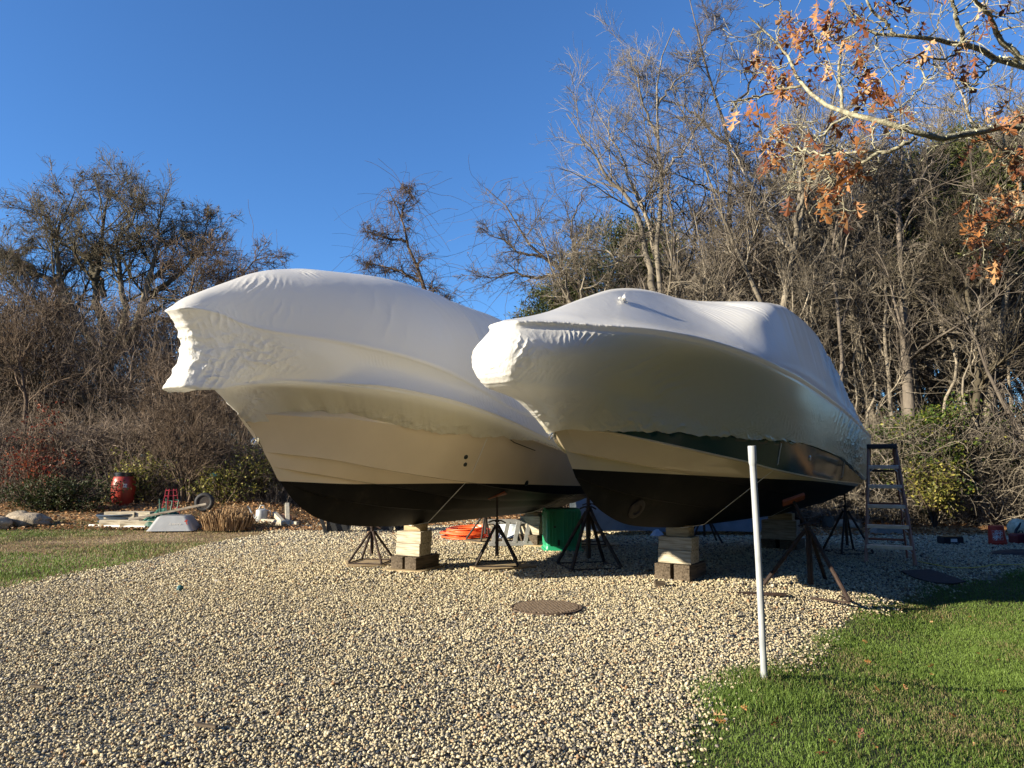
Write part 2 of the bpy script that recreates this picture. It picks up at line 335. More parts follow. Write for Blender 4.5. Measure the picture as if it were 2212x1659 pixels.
def cover1(t):
    RIDGES[:] = [(1.30, .035, .012), (3.0, .045, .014)]
    st = S1 - .03
    sc = lambda u: pch(u, [-4.9, -1.7, -.9, -.1, .5, 1.2, 2.0], [.93, .93, .86, .70, .64, .60, .57])
    E_ = side_line([(2.87,0,1.93),(2.80,.055,1.935),(2.68,.115,1.95),(2.55,.18,1.975),(2.38,.27,2.015),(2.2,.37,2.035)], c1, r1, sc, fl1, st)
    Ru = side_line([(3.32,0,2.285),(3.29,.07,2.29),(3.2,.13,2.30),(3.0,.2,2.32),(2.72,.385,2.335),(2.38,.62,2.335)], c1, r1, 1.0, fl1, st, off=.035)
    Rb = side_line([(3.79,0,2.21),(3.785,.09,2.21),(3.76,.16,2.21),(3.66,.21,2.20),(3.48,.23,2.21),(3.3,.24,2.25),(3.05,.27,2.32),(2.72,.43,2.365),(2.38,.64,2.368)], c1, r1, 1.0, fl1, st, off=.052)
    for i, (u, z) in enumerate(Rb.z):
        if u < 2.3: Rb.z[i] = (u, z + .035)
    M = Lev(3.66, [(3.66,2.63),(3.4,2.62),(3.0,2.60),(2.4,2.585),(1.66,2.56),(.97,2.48),(.11,2.33),(-.9,2.13),(-2.5,1.98),(-4.9,1.85)],
            b=[(3.66,0),(3.655,.06),(3.62,.11),(3.53,.17),(3.35,.25),(3.0,.40),(2.4,.67),(1.66,.91),(.97,1.10),(.11,1.26),(-.9,1.36),(-2.5,1.39),(-4.9,1.36)])
    T = Lev(3.84, [(3.84,2.95),(3.7,2.97),(3.46,2.955),(3.26,2.89),(2.96,2.84),(2.37,2.82),(1.66,2.77),(1.23,2.72),(.73,2.64),(.11,2.51),(-.6,2.34),(-1.4,2.22),(-3,2.1),(-4.9,2.0)],
            b=[(3.84,0),(3.835,.06),(3.81,.11),(3.74,.155),(3.6,.20),(3.4,.25),(3.2,.33),(2.96,.46),(2.37,.72),(1.66,.96),(1.23,1.07),(.73,1.16),(.11,1.22),(-.6,1.26),(-1.4,1.29),(-3,1.31),(-4.9,1.27)])
    Sh = Lev(3.83, [(3.83,2.975),(3.6,3.09),(3.2,3.20),(2.63,3.37),(2.1,3.48),(1.5,3.55),(.9,3.60),(.2,3.60),(-.3,3.60),(-.65,3.30),(-1.0,3.22),(-1.5,3.42),(-2.1,3.45),(-2.9,3.3),(-3.9,3.0),(-4.9,2.6)],
             b=[(3.83,0),(3.75,.07),(3.4,.15),(2.9,.30),(2.1,.52),(1.2,.72),(.4,.80),(-.3,.80),(-.65,.70),(-1.0,.66),(-1.5,.78),(-2.4,.9),(-4.9,.85)])
    K = Lev(3.825, [(3.825,2.985),(3.71,3.08),(3.54,3.18),(3.2,3.37),(2.9,3.53),(2.63,3.64),(2.4,3.71),(2.1,3.79),(1.6,3.88),(1.05,3.97),(.42,4.03),(-.2,4.06),(-.45,4.0),(-.9,4.09),(-2.0,4.10),(-2.9,4.02),(-3.9,3.5),(-4.9,2.85)], b=[(3.825,0),(-4.9,0)])
    e, ru, rb, m, tt, sh, k = [line(l, t, st) for l in (E_, Ru, Rb, M, T, Sh, K)]
    g = rs(2); e = e.copy()
    e[:, 2] += ((vn2(e[:, 0]*2.3+9, e[:, 0]*0)-.5)*.045 + (vn2(e[:, 0]*7, e[:, 0]*0+3)-.5)*.035 + (vn2(e[:, 0]*21, e[:, 0]*0+5)-.5)*.018) * np.clip(t*20, 0, 1)
    rows = span(e, ru, 30, bulge=None, first=True); nb = len(rows)
    s = np.linspace(0, 1, nb)[:, None]
    rows = [r.copy() for r in rows]
    for i in range(nb): rows[i][:, 1] += (fl1(rows[i][:, 0]) * 4 * s[i] * (1 - s[i]) * .12)
    lev = list(np.linspace(0, 1, nb))
    rows += span(ru, rb, 5); lev += list(np.linspace(1, 1.3, 6)[1:])
    q1 = quad(rb, m, tt, 46); rows += q1; lev += list(np.linspace(1.3, 3, 47)[1:])
    q2 = quad(tt, sh, k, 46); rows += q2; lev += list(np.linspace(3, 5, 47)[1:])
    sp = [(2.2,3.05,.55,.28,.085,.25,.006),(1.9,2.7,.35,.35,.075,.3,.003),(2.6,3.45,.5,.2,.07,-.15,.012),(1.7,3.5,.35,.25,.09,.3,.014),
          (2.4,3.72,.7,.12,.13,.4,.006),(1.55,1.55,.18,.22,.05,.10,.004),(2.5,1.75,.25,.25,.06,-.1,.003),(1.5,.6,.25,.25,.05,-.1,.004),
          (3.3,3.25,.25,.3,.10,.15,.007),(3.45,2.9,.25,.3,.12,.3,.006),(1.9,-.3,.7,.5,.07,.12,.008),(2.8,-1.0,.8,.4,.10,.15,.009),
          (.6,2.2,.25,.25,.06,.1,.004),(4.7,-1.1,.3,.25,.06,.05,.007),(4.7,2.2,.25,.2,.07,-.1,.005),(4.4,.9,.4,.5,.05,.02,.002),(3.0,.2,.3,.4,.06,.2,.003),(3.9,-1.3,1.0,.6,.16,.35,.010),(2.2,-2.2,.9,.9,.10,.10,.006),(4.3,3.0,.4,.3,.11,.5,.005),(3.6,1.6,.5,.8,.30,.6,.005),(4.2,.3,.6,.6,.26,-.5,.005)]
    def crk(l, u):
        c = .06 + 0*l
        c = np.maximum(c, .75*np.exp(-((l-.12)/.30)**2) * np.clip((2.6-u)/.5, .35, 1))
        c = np.maximum(c, .95*np.exp(-((u-2.95)/.25)**2) * (l < .9))
        c = np.maximum(c, .95*np.clip((u-2.5)/.5, 0, 1)*np.exp(-((l-2.0)/.8)**2))
        c = np.maximum(c, .5*np.exp(-((u+.6)/.8)**2)*np.exp(-((l-1.6)/.7)**2))
        return c
    return rows, lev, sp, crk

# ---- green-sided boat (right)
S2 = -4.55
fl2 = lambda u: -.09 * np.clip((u + .5) / 2.5, 0, 1) * np.clip((3.3 - u) / .9, 0, 1) + .02 * np.clip((-u) / 2, 0, 1)
c2 = Lev(2.88, [(2.88,1.85),(2.37,1.80),(1.78,1.70),(1.08,1.59),(.56,1.52),(-.14,1.42),(-1.45,1.31),(-4.6,1.17)], B=1.36, E=4.4, p=2.0, q=.9)
r2 = Lev(3.62, [(3.62,2.72),(3.3,2.735),(2.57,2.75),(2.08,2.73),(1.64,2.70),(1.1,2.65),(.37,2.57),(-.81,2.47),(-1.91,2.36),(-3.24,2.19),(-4.6,1.95)], B=1.5, E=4.2, p=2.2, q=.8)
h2 = dict(bottom=[Lev(2.42, [(2.42,1.32),(2.27,1.19),(1.92,.98),(1.3,.80),(.5,.72),(-.18,.68),(-1.72,.65),(-4.6,.62)], B=.001, E=1),
                  Lev(2.46, [(2.46,1.36),(2.0,1.24),(1.5,1.14),(.8,1.04),(-.5,.92),(-4.6,.82)], B=.66, E=4.5, p=1.7, q=1.05),
                  Lev(2.64, [(2.64,1.62),(2.03,1.53),(1.27,1.42),(.89,1.37),(.1,1.26),(-1.5,1.1),(-4.6,.98)], B=1.06, E=4.4, p=1.8, q=1)],
          chine=c2, rub=r2, flare=fl2, tuck=lambda u: pch(u, [-4.6,-3.9,-2.9,-2.0,-1.3,-.5,-.1,.48,1.0,1.6,2.1,2.9], [.08,.20,.33,.40,.42,.34,.30,.24,.20,.13,.06,.02])+.03, wl=[(2.9,1.46),(2.55,1.44),(.9,1.365),(.15,1.33),(-1.6,1.27),(-4.6,1.13)],
          green=[(2.9,1.93),(2.37,1.815),(1.78,1.715),(1.08,1.605),(.56,1.535),(-.14,1.435),(-1.45,1.325),(-4.6,1.185)])
def cover2(t):
    RIDGES[:] = [(3.12, .07, .020), (2.93, .05, -.008), (3.32, .06, -.010)]
    st = S2 - .03
    sc = lambda u: pch(u, [-4.6, -3.9, -2.9, -2.0, -1.3, -.5, -.1, .48, 1.0, 1.6, 2.1], [.08, .20, .33, .40, .42, .34, .30, .24, .20, .13, .06])
    E_ = side_line([(2.89,0,1.79),(2.86,.05,1.80),(2.75,.12,1.815),(2.51,.31,1.82)], c2, r2, sc, fl2, st)
    A_ = Lev(3.38, [], b=[])
    A_ = side_line([(3.38,0,2.07),(3.36,.06,2.07),(3.25,.13,2.09),(3.0,.27,2.11),(2.6,.48,2.11)], c2, r2, .36, fl2, st)
    B_ = side_line([(3.78,0,2.20),(3.775,.10,2.20),(3.73,.18,2.20),(3.60,.22,2.215),(3.35,.27,2.24),(3.0,.42,2.29),(2.6,.62,2.32)], c2, r2, .58, fl2, st)
    C_ = side_line([(3.88,0,2.44),(3.87,.13,2.44),(3.82,.235,2.45),(3.70,.31,2.46),(3.53,.36,2.47),(3.3,.45,2.49),(3.0,.56,2.51),(2.6,.74,2.53)], c2, r2, .80, fl2, st)
    D_ = side_line([(3.70,0,2.70),(3.695,.10,2.705),(3.66,.16,2.71),(3.56,.215,2.72),(3.45,.27,2.73),(3.31,.36,2.735),(2.97,.585,2.74),(2.57,.825,2.75)], c2, r2, 1.0, fl2, st, off=.03)
    D2 = Lev(3.695, [(a, b+.045) for a, b in D_.z], b=[(a - (.006 if i == 0 else 0), max(b - .012, 0)) for i, (a, b) in enumerate(D_.b)])
    Sh = Lev(3.68, [(3.68,2.765),(3.35,2.82),(2.91,2.92),(2.56,2.95),(2.4,2.96),(2.12,2.97),(1.82,2.97),(1.49,2.97),(.92,3.00),(.47,3.08),(-.25,3.44),(-.81,3.67),(-1.4,3.74),(-2.0,3.72),(-2.6,3.62),(-3.0,3.36),(-3.5,2.98),(-4.0,2.58),(-4.6,2.12)],
             b=[(3.68,0),(3.6,.04),(3.35,.12),(2.91,.28),(2.4,.46),(1.82,.62),(1.49,.70),(.92,.82),(.47,.92),(-.25,1.07),(-.81,1.14),(-2.6,1.18),(-3.5,1.3),(-4.6,1.42)])
    K = Lev(3.67, [(3.67,2.775),(3.35,2.86),(2.91,3.00),(2.56,3.14),(2.2,3.28),(1.6,3.49),(1.0,3.62),(.47,3.69),(-.25,3.74),(-.81,3.78),(-2.0,3.79),(-2.7,3.7),(-3.3,3.3),(-4.0,2.75),(-4.6,2.3)], b=[(3.67,0),(-4.6,0)])
    e, a, b, c, d, d2, sh, k = [line(l, t, st) for l in (E_, A_, B_, C_, D_, D2, Sh, K)]
    e = e.copy(); e[:, 2] += ((vn2(e[:, 0]*2.1+2, e[:, 0]*0)-.5)*.03 + (vn2(e[:, 0]*8, e[:, 0]*0+3)-.5)*.03 + (vn2(e[:, 0]*19, e[:, 0]*0+5)-.5)*.015) * np.clip(t*20, 0, 1)
    # smooth spline through e,a,b,c,d in the level direction
    ctl = [e, a, b, c, d]; rows = []; lev = []
    xs = [0, 1, 2, 3, 4]; n = 96
    C3 = np.array(ctl)
    for i in range(n + 1):
        x = 4 * i / n; k0 = min(int(x), 3); f = x - k0
        p0 = C3[max(k0-1, 0)] if k0 > 0 else 2*C3[0]-C3[1]; p1 = C3[k0]; p2 = C3[k0+1]; p3 = C3[k0+2] if k0 < 3 else 2*C3[4]-C3[3]
        rows.append(.5*((2*p1) + (-p0+p2)*f + (2*p0-5*p1+4*p2-p3)*f*f + (-p0+3*p1-3*p2+p3)*f**3)); lev.append(x/4*3)
    rows += span(d, d2, 4); lev += list(np.linspace(3, 3.2, 5)[1:])
    rows += quad(d2, .5*(d2+sh) + np.array([0, .0, 0]), sh, 34); lev += list(np.linspace(3.2, 4.4, 35)[1:])
    rows += span(sh, k, 14); lev += list(np.linspace(4.4, 5, 15)[1:])
    # soften the shoulder
    Rr = np.array(rows); s0 = 97 + 4 + 34
    for it in range(26): Rr[s0-14:s0+10] = .5*Rr[s0-14:s0+10] + .25*(Rr[s0-15:s0+9] + Rr[s0-13:s0+11])
    rows = list(Rr)
    sp = [(2.75,3.36,.22,.22,.06,.12,.006),(2.68,3.05,.22,.30,.06,.15,.004),(2.2,3.75,.5,.07,.05,.3,.012),(1.6,3.5,.3,.25,.08,.2,.010),(3.05,3.2,.10,.5,.035,.0,.004),
          (3.05,1.6,.06,.3,.03,.0,.002),(.4,2.6,.3,.3,.07,.15,.005),(.5,1.4,.25,.35,.08,-.12,.004),(4.5,-.3,.35,.22,.07,.1,.008),(4.55,-1.4,.35,.35,.08,.2,.008),
          (3.9,-2.7,.6,.35,.11,.25,.010),(1.2,-3.4,.8,.4,.09,.12,.007),(4.3,-3.2,.5,.4,.12,.3,.010),(2.0,-1.2,.5,.35,.07,.12,.003),(3.7,.8,.1,.1,.04,.1,.003),(2.4,-3.2,1.4,.8,.20,.30,.012),(3.8,-3.4,.8,.8,.24,.45,.014),(1.6,2.2,.8,.6,.22,.5,.006),(4.0,-1.6,.5,.9,.3,.4,.007),(1.0,.4,.4,1.6,.10,.2,.004),(4.7,.2,.3,.3,.06,.1,.006)]
    def crk(l, u):
        q = .06 + 0*l
        q = np.maximum(q, .70*np.exp(-((l-.15)/.40)**2) * np.clip((2.9-u)/.6, .3, 1))
        q = np.maximum(q, 1.0*np.exp(-((u-3.1)/.30)**2) * np.clip(1.1-l, 0, 1))
        q = np.maximum(q, .6*np.clip((u-3.2)/.4, 0, 1)*np.exp(-((l-2.0)/.7)**2))
        q = np.maximum(q, .75*np.exp(-((u+3.6)/1.1)**2)*(l < 4.4)*np.exp(-((l-1.2)/1.6)**2))
        q = np.maximum(q, .9*np.exp(-((l-3.1)/.08)**2)*np.clip((u-2.6)/.5, 0, 1))
        return q
    return rows, lev, sp, crk
cream = (.60, .52, .41)
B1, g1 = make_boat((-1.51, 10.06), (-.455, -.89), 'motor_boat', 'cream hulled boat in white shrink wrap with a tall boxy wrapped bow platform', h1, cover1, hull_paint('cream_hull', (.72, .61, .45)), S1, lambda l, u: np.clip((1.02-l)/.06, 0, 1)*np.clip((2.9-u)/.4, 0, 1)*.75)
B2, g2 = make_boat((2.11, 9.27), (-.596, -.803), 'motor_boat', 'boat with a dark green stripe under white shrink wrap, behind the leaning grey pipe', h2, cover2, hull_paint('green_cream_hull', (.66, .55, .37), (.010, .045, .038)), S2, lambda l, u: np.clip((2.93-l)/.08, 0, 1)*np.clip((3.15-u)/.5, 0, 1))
# ------------------------------------------------------------------ ground
def inpoly(x, y, poly):
    x = np.asarray(x); y = np.asarray(y); c = np.zeros(x.shape, bool); n = len(poly)
    for i in range(n):
        x1, y1 = poly[i]; x2, y2 = poly[i-1]
        k = (y1 > y) != (y2 > y)
        with np.errstate(divide='ignore', invalid='ignore'): xi = (x2-x1)*(y-y1)/((y2-y1) if y2 != y1 else 1e-9)+x1
        c ^= k & (x < xi)
    return c
def vnoise(x, y, s, seed=0):                            # cheap smooth value noise 0..1
    x = np.asarray(x)*s; y = np.asarray(y)*s; g = rs(seed).rand(256, 256); xi = np.floor(x).astype(int); yi = np.floor(y).astype(int)
    fx = x-xi; fy = y-yi; fx = fx*fx*(3-2*fx); fy = fy*fy*(3-2*fy)
    a = g[xi % 256, yi % 256]; b = g[(xi+1) % 256, yi % 256]; c = g[xi % 256, (yi+1) % 256]; d = g[(xi+1) % 256, (yi+1) % 256]
    return (a*(1-fx)+b*fx)*(1-fy)+(c*(1-fx)+d*fx)*fy
def sheet(name, poly, z, mat, **k):
    bm = bmesh.new(); bm.faces.new([bm.verts.new((x, y, z)) for x, y in poly]); bmesh.ops.triangulate(bm, faces=bm.faces[:])
    me = bpy.data.meshes.new(name); bm.to_mesh(me); bm.free(); return link(name, me, mat, **k)
FRONT = [(9,11.2),(7.34,10.43),(6.62,10.18),(5.97,9.95),(5.18,9.56),(4.52,8.99),(4.12,8.53),(3.63,8.04),(2.65,6.54),(2.21,5.94),(1.63,5.26),(1.29,4.77),(0.94,3.87),(0.84,3.65),(.72,2.9),(.62,2.0),(.5,-2)]
LEFT = [(-9.6,5.6),(-7.6,7.5),(-6.08,8.66),(-5.86,9.8),(-5.81,11.17),(-5.76,12.9),(-5.6,14.74),(-5.2,16.8),(-4.86,18.8)]
GRAVEL = LEFT + [(-3,19.8),(2,19.2),(6,16.8),(9,15.7),(13,15.2),(14,12.2),(10.5,11.9)] + FRONT + [(-9.6,-2)]
LAWN = [(10.5,11.9),(16,12.2),(16,-2)] + FRONT[::-1]
def ground_mat():
    m, t, b, N, L = newmat('leafy_soil')
    tc = N('ShaderNodeTexCoord'); n = N('ShaderNodeTexNoise'); n.inputs['Scale'].default_value = .55; n.inputs['Detail'].default_value = 8; n.inputs['Roughness'].default_value = .62; L(tc.outputs['Object'], n.inputs[0])
    a = hexmix(N, L, n.outputs[0], [(.36, (.08, .07, .035)), (.47, (.19, .135, .08)), (.6, (.30, .23, .15)), (.75, (.21, .15, .09))])
    v = N('ShaderNodeTexVoronoi'); v.inputs['Scale'].default_value = 26; L(tc.outputs['Object'], v.inputs[0])
    mx = N('ShaderNodeMix'); mx.data_type = 'RGBA'; mx.blend_type = 'MULTIPLY'; mx.inputs[0].default_value = .5; L(a, mx.inputs[6])
    vv = hexmix(N, L, v.outputs['Color'], [(.2, (.45, .4, .35)), (.8, (1.3, 1.15, .95))]); L(vv, mx.inputs[7]); L(mx.outputs[2], b.inputs['Base Color'])
    b.inputs['Roughness'].default_value = .95; b.inputs['Specular IOR Level'].default_value = .1
    n2 = N('ShaderNodeTexNoise'); n2.inputs['Scale'].default_value = 14; n2.inputs['Detail'].default_value = 8; L(tc.outputs['Object'], n2.inputs[0])
    bp = N('ShaderNodeBump'); bp.inputs['Strength'].default_value = 1; bp.inputs['Distance'].default_value = .05; L(n2.outputs[0], bp.inputs['Height']); L(bp.outputs[0], b.inputs['Normal'])
    return m
def terrain(name, x0, x1, y0, y1, st, dz, mat, poly=None, far=False):
    xs = np.arange(x0, x1+st, st); ys = np.arange(y0, y1+st, st)
    if far: xs = np.r_[-600, -200, -80, xs, 80, 200, 600]; ys = np.r_[-60, -30, ys, 90, 200, 900]
    X, Y = np.meshgrid(xs, ys, indexing='ij'); nx, ny = X.shape; V = np.stack([X, Y, ztr(X, Y) + dz], -1).reshape(-1, 3); i = np.arange(nx*ny).reshape(nx, ny)
    Q = np.stack([i[:-1, :-1], i[1:, :-1], i[1:, 1:], i[:-1, 1:]], -1).reshape(-1, 4)
    if poly: Q = Q[inpoly(V[Q, 0].mean(1), V[Q, 1].mean(1), poly)]
    return link(name, npmesh(name, V, Q, True), mat, kind='structure')
terrain('ground', -34, 34, -8, 60, .5, -.012, ground_mat(), far=True)
terrain('gravel_bed', -10, 14.2, -2, 20, .10, 0, noise_mat('grit', (.09,.08,.06), (.24,.21,.155), 60, .95, .8, 120, dist=.01), GRAVEL)
terrain('lawn', .4, 16, -2, 12.4, .10, .003, noise_mat('turf_soil', (.030,.040,.012), (.07,.065,.03), 9, .95, .8, 60), LAWN)

def stone_mat():
    m, t, b, N, L = newmat('pebble')
    oi = N('ShaderNodeObjectInfo')
    c = hexmix(N, L, oi.outputs['Random'], [(0, (.08,.075,.07)), (.07, (.19,.175,.15)), (.18, (.34,.29,.20)), (.34, (.46,.395,.26)), (.56, (.38,.335,.23)), (.68, (.29,.19,.11)), (.72, (.49,.43,.29)), (.90, (.60,.54,.40)), (.96, (.25,.235,.215))], 'CONSTANT')
    tc = N('ShaderNodeTexCoord'); n = N('ShaderNodeTexNoise'); n.inputs['Scale'].default_value = 2.2; n.inputs['Detail'].default_value = 5; L(tc.outputs['Object'], n.inputs[0])
    r = hexmix(N, L, n.outputs[0], [(.3, (.72,.70,.68)), (.7, (1.12,1.12,1.12))])
    mx = N('ShaderNodeMix'); mx.data_type = 'RGBA'; mx.blend_type = 'MULTIPLY'; mx.inputs[0].default_value = 1; L(c, mx.inputs[6]); L(r, mx.inputs[7]); L(mx.outputs[2], b.inputs['Base Color'])
    b.inputs['Roughness'].default_value = .8; b.inputs['Specular IOR Level'].default_value = .25
    return m
def scatter_gn(name, mat, variants=5):                  # each point carries one pebble
    g = bpy.data.node_groups.new(name, 'GeometryNodeTree')
    g.interface.new_socket('Geometry', in_out='INPUT', socket_type='NodeSocketGeometry'); g.interface.new_socket('Geometry', in_out='OUTPUT', socket_type='NodeSocketGeometry')
    N = g.nodes.new; L = g.links.new; gi = N('NodeGroupInput'); go = N('NodeGroupOutput'); jn = N('GeometryNodeJoinGeometry')
    for k in range(variants):
        ic = N('GeometryNodeMeshIcoSphere'); ic.inputs['Subdivisions'].default_value = 2; ic.inputs['Radius'].default_value = 1
        ps = N('GeometryNodeInputPosition'); nz = N('ShaderNodeTexNoise'); nz.noise_dimensions = '4D'; nz.inputs['W'].default_value = k*7.3; nz.inputs['Scale'].default_value = .9; nz.inputs['Detail'].default_value = 1
        L(ps.outputs[0], nz.inputs['Vector']); sb = N('ShaderNodeVectorMath'); sb.operation = 'SUBTRACT'; sb.inputs[1].default_value = (.5,.5,.5); L(nz.outputs['Color'], sb.inputs[0])
        sc = N('ShaderNodeVectorMath'); sc.operation = 'SCALE'; sc.inputs['Scale'].default_value = 1.5; L(sb.outputs[0], sc.inputs[0])
        sp = N('GeometryNodeSetPosition'); L(ic.outputs['Mesh'], sp.inputs['Geometry']); L(sc.outputs[0], sp.inputs['Offset'])
        sm = N('GeometryNodeSetMaterial'); sm.inputs['Material'].default_value = mat; L(sp.outputs[0], sm.inputs[0])
        ss = N('GeometryNodeSetShadeSmooth'); ss.inputs['Shade Smooth'].default_value = (k % 2 == 0); L(sm.outputs[0], ss.inputs[0])
        gt = N('GeometryNodeGeometryToInstance'); L(ss.outputs[0], gt.inputs[0]); L(gt.outputs[0], jn.inputs[0])
    ip = N('GeometryNodeInstanceOnPoints'); L(gi.outputs[0], ip.inputs['Points']); L(jn.outputs[0], ip.inputs['Instance']); ip.inputs['Pick Instance'].default_value = True
    for an, dt, so in (('pick', 'INT', 'Instance Index'), ('rot', 'FLOAT_VECTOR', 'Rotation'), ('scl', 'FLOAT_VECTOR', 'Scale')):
        na = N('GeometryNodeInputNamedAttribute'); na.data_type = dt; na.inputs[0].default_value = an
        if so == 'Rotation':
            er = N('FunctionNodeEulerToRotation'); L(na.outputs[0], er.inputs[0]); L(er.outputs[0], ip.inputs[so])
        else: L(na.outputs[0], ip.inputs[so])
    L(ip.outputs[0], go.inputs[0]); return g
def point_cloud(name, Pn, rot, scl, pick, gn, **k):
    me = bpy.data.meshes.new(name); me.vertices.add(len(Pn)); me.vertices.foreach_set('co', Pn.astype(np.float32).ravel())
    a = me.attributes.new('pick', 'INT', 'POINT'); a.data.foreach_set('value', pick.astype(np.int32))
    a = me.attributes.new('rot', 'FLOAT_VECTOR', 'POINT'); a.data.foreach_set('vector', rot.astype(np.float32).ravel())
    a = me.attributes.new('scl', 'FLOAT_VECTOR', 'POINT'); a.data.foreach_set('vector', scl.astype(np.float32).ravel())
    me.update(); o = link(name, me, None, **k); md = o.modifiers.new('pebbles', 'NODES'); md.node_group = gn; return o
g = rs(11)
XX, YY, SS = [], [], []
for (y0, y1, sp_) in ((2.4, 6.0, .0168), (6.0, 9, .0205), (9, 13.5, .028), (13.5, 19.8, .042)):
    xm = .76*y1 + 1.7
    nx = int(2*xm/sp_); ny = int((y1-y0)/sp_)
    x, y = np.meshgrid(np.linspace(-xm, xm, nx), np.linspace(y0, y1, ny)); x = x + g.uniform(-.5, .5, x.shape)*sp_; y = y + g.uniform(-.5, .5, x.shape)*sp_
    k = (np.abs(x) < .76*y + 1.7) & (x < 12.5); x, y = x[k], y[k]
    jx = x + (vnoise(x, y, 1.3, 1)-.5)*.35 - .06 + g.normal(0, .10, x.shape); jy = y + (vnoise(x, y, 1.3, 2)-.5)*.35 + g.normal(0, .07, x.shape)
    k = inpoly(jx, jy, GRAVEL) & ~((x-.35)**2 + (y-7.49)**2 < (.352 + .02*np.sin(9*np.arctan2(y-7.49, x-.35)))**2); XX.append(x[k]); YY.append(y[k]); SS.append(np.full(k.sum(), sp_))
X = np.concatenate(XX); Y = np.concatenate(YY); S = np.concatenate(SS); n = len(X)
base = S * (.36 + .30 * g.rand(n)**1.6); big = g.rand(n) < .03; base[big] *= 1.45
scl = base[:, None] * np.stack([g.uniform(.85, 1.35, n), g.uniform(.7, 1.0, n), g.uniform(.5, .85, n)], -1)
rot = np.stack([g.normal(0, .45, n), g.normal(0, .45, n), g.uniform(0, 6.28, n)], -1)
Z = scl[:, 2]*.55 + g.rand(n)**2 * .020 + (vnoise(X, Y, 2.6, 4)-.5)*.012 + (vnoise(X, Y, .9, 5)-.4)*.02
SCAT = scatter_gn('pebble_scatter', stone_mat())
point_cloud('gravel', np.stack([X, Y, Z + ztr(X, Y)], -1), rot, scl, g.randint(0, 5, n), SCAT, kind='stuff', label='loose tan and grey gravel covering the yard', cat='gravel')
print('pebbles', n)

def leaf_mat(name, stops, rough=.7, trans=.35, attr='c'):
    m, t, b, N, L = newmat(name)
    a = N('ShaderNodeAttribute'); a.attribute_name = attr
    c = hexmix(N, L, a.outputs['Fac'], stops); L(c, b.inputs['Base Color']); b.inputs['Roughness'].default_value = rough; b.inputs['Specular IOR Level'].default_value = .3
    if trans:
        tr = N('ShaderNodeBsdfTranslucent'); L(c, tr.inputs[0]); mx = N('ShaderNodeMixShader'); mx.inputs[0].default_value = trans
        L(b.outputs[0], mx.inputs[1]); L(tr.outputs[0], mx.inputs[2]); L(mx.outputs[0], t.nodes['Material Output'].inputs[0])
    return m
def blades(name, x, y, h, wd, z0, mat, seed, lean=.45, **k):
    g = rs(seed); n = len(x); an = g.uniform(0, 6.28, n); la = g.uniform(0, 6.28, n); ln = np.abs(g.normal(0, lean, n))*h
    dx, dy = np.cos(an)*wd/2, np.sin(an)*wd/2; lx, ly = np.cos(la)*ln, np.sin(la)*ln
    B = np.stack([x, y, np.full(n, z0)], -1); D = np.stack([dx, dy, 0*dx], -1); M = B + np.stack([lx*.35, ly*.35, h*.6], -1); T = B + np.stack([lx, ly, h*np.sqrt(np.clip(1-.4*(ln/h)**2, .1, 1))], -1)
    V = np.stack([B-D, B+D, M+D*.8, M-D*.8, T], 1).reshape(-1, 3); V[:, 2] += ztr(V[:, 0], V[:, 1]); i = np.arange(n)[:, None]*5
    Q = np.concatenate([i+[0,1,2], i+[0,2,3], i+[3,2,4]])
    cc = np.repeat(np.clip(k.pop('c')if 'c' in k else g.rand(n), 0, 1), 5)
    return link(name, npmesh(name, V, Q, False, {'c': cc}), mat, **k)
GRASS = leaf_mat('grass_blade', [(0, (.27,.21,.11)), (.10, (.26,.24,.11)), (.2, (.09,.125,.025)), (.6, (.10,.165,.03)), (1, (.16,.24,.05))], .55, .3)
g = rs(21); n = 760000
x = g.uniform(.3, 10.2, n); y = 2.6 + 9.4*g.rand(n)**1.35
k = (x < .78*y + 1.5); x, y = x[k], y[k]
jx = x + (vnoise(x, y, 1.6, 7)-.5)*.4 + .10 + g.normal(0, .09, x.shape); jy = y + (vnoise(x, y, 1.6, 8)-.5)*.4
k = inpoly(jx, jy, LAWN) & (g.rand(len(x)) < .45 + .8*vnoise(x, y, 2.2, 9)); x, y = x[k], y[k]
pt = vnoise(x, y, 1.1, 31)*.6 + vnoise(x, y, 4, 32)*.4
hh = (.018 + .026*g.rand(len(x)))*(.6 + .8*vnoise(x, y, 3, 33)); cc = np.clip(pt*1.25 - .08 + g.normal(0, .26, len(x)), 0, 1)
tuft = ((x-1.62)**2 + (y-4.9)**2 < .22) | ((x-1.3)**2+(y-4.7)**2 < .05); hh[tuft] *= 1.5
blades('grass', x, y, hh, .0026 + .0004*y, .0, GRASS, 3, .8, c=cc, kind='stuff', label='short green lawn grass beside the gravel', cat='grass')
print('blades', len(x))
# far left lawn and the dry grass of the track
g = rs(22); n = 90000; x = g.uniform(-13.5, -4.2, n); y = g.uniform(8.6, 17.6, n)
k = ~inpoly(x + g.normal(0, .06, n), y, GRAVEL) & (x > -.8*y-.5); x, y = x[k], y[k]
u = vnoise(x, y, .45, 41)*.7 + vnoise(x, y, 2.3, 42)*.3
dens = np.where(y < 12.46 - (x+8.8)*.43 + .5*(vnoise(x, y, 1.2, 43)-.5), .6, np.where((y > 15) & (x < -8.5), .55, .16 + .5*(u > .52)))
k = g.rand(len(x)) < dens; x, y, u = x[k], y[k], u[k]; green = np.where((y < 12.6 - (x+8.8)*.43), .52, np.where((y > 15.2) & (x < -8.5), .40, .12))
blades('track_grass', x, y, .02 + .03*g.rand(len(x)), .011, -.004, GRASS, 4, c=np.clip(green + g.normal(0, .2, len(x)) + (u-.5)*.6, 0, 1), kind='stuff', label='patchy green and straw grass on the dirt track at left', cat='grass')

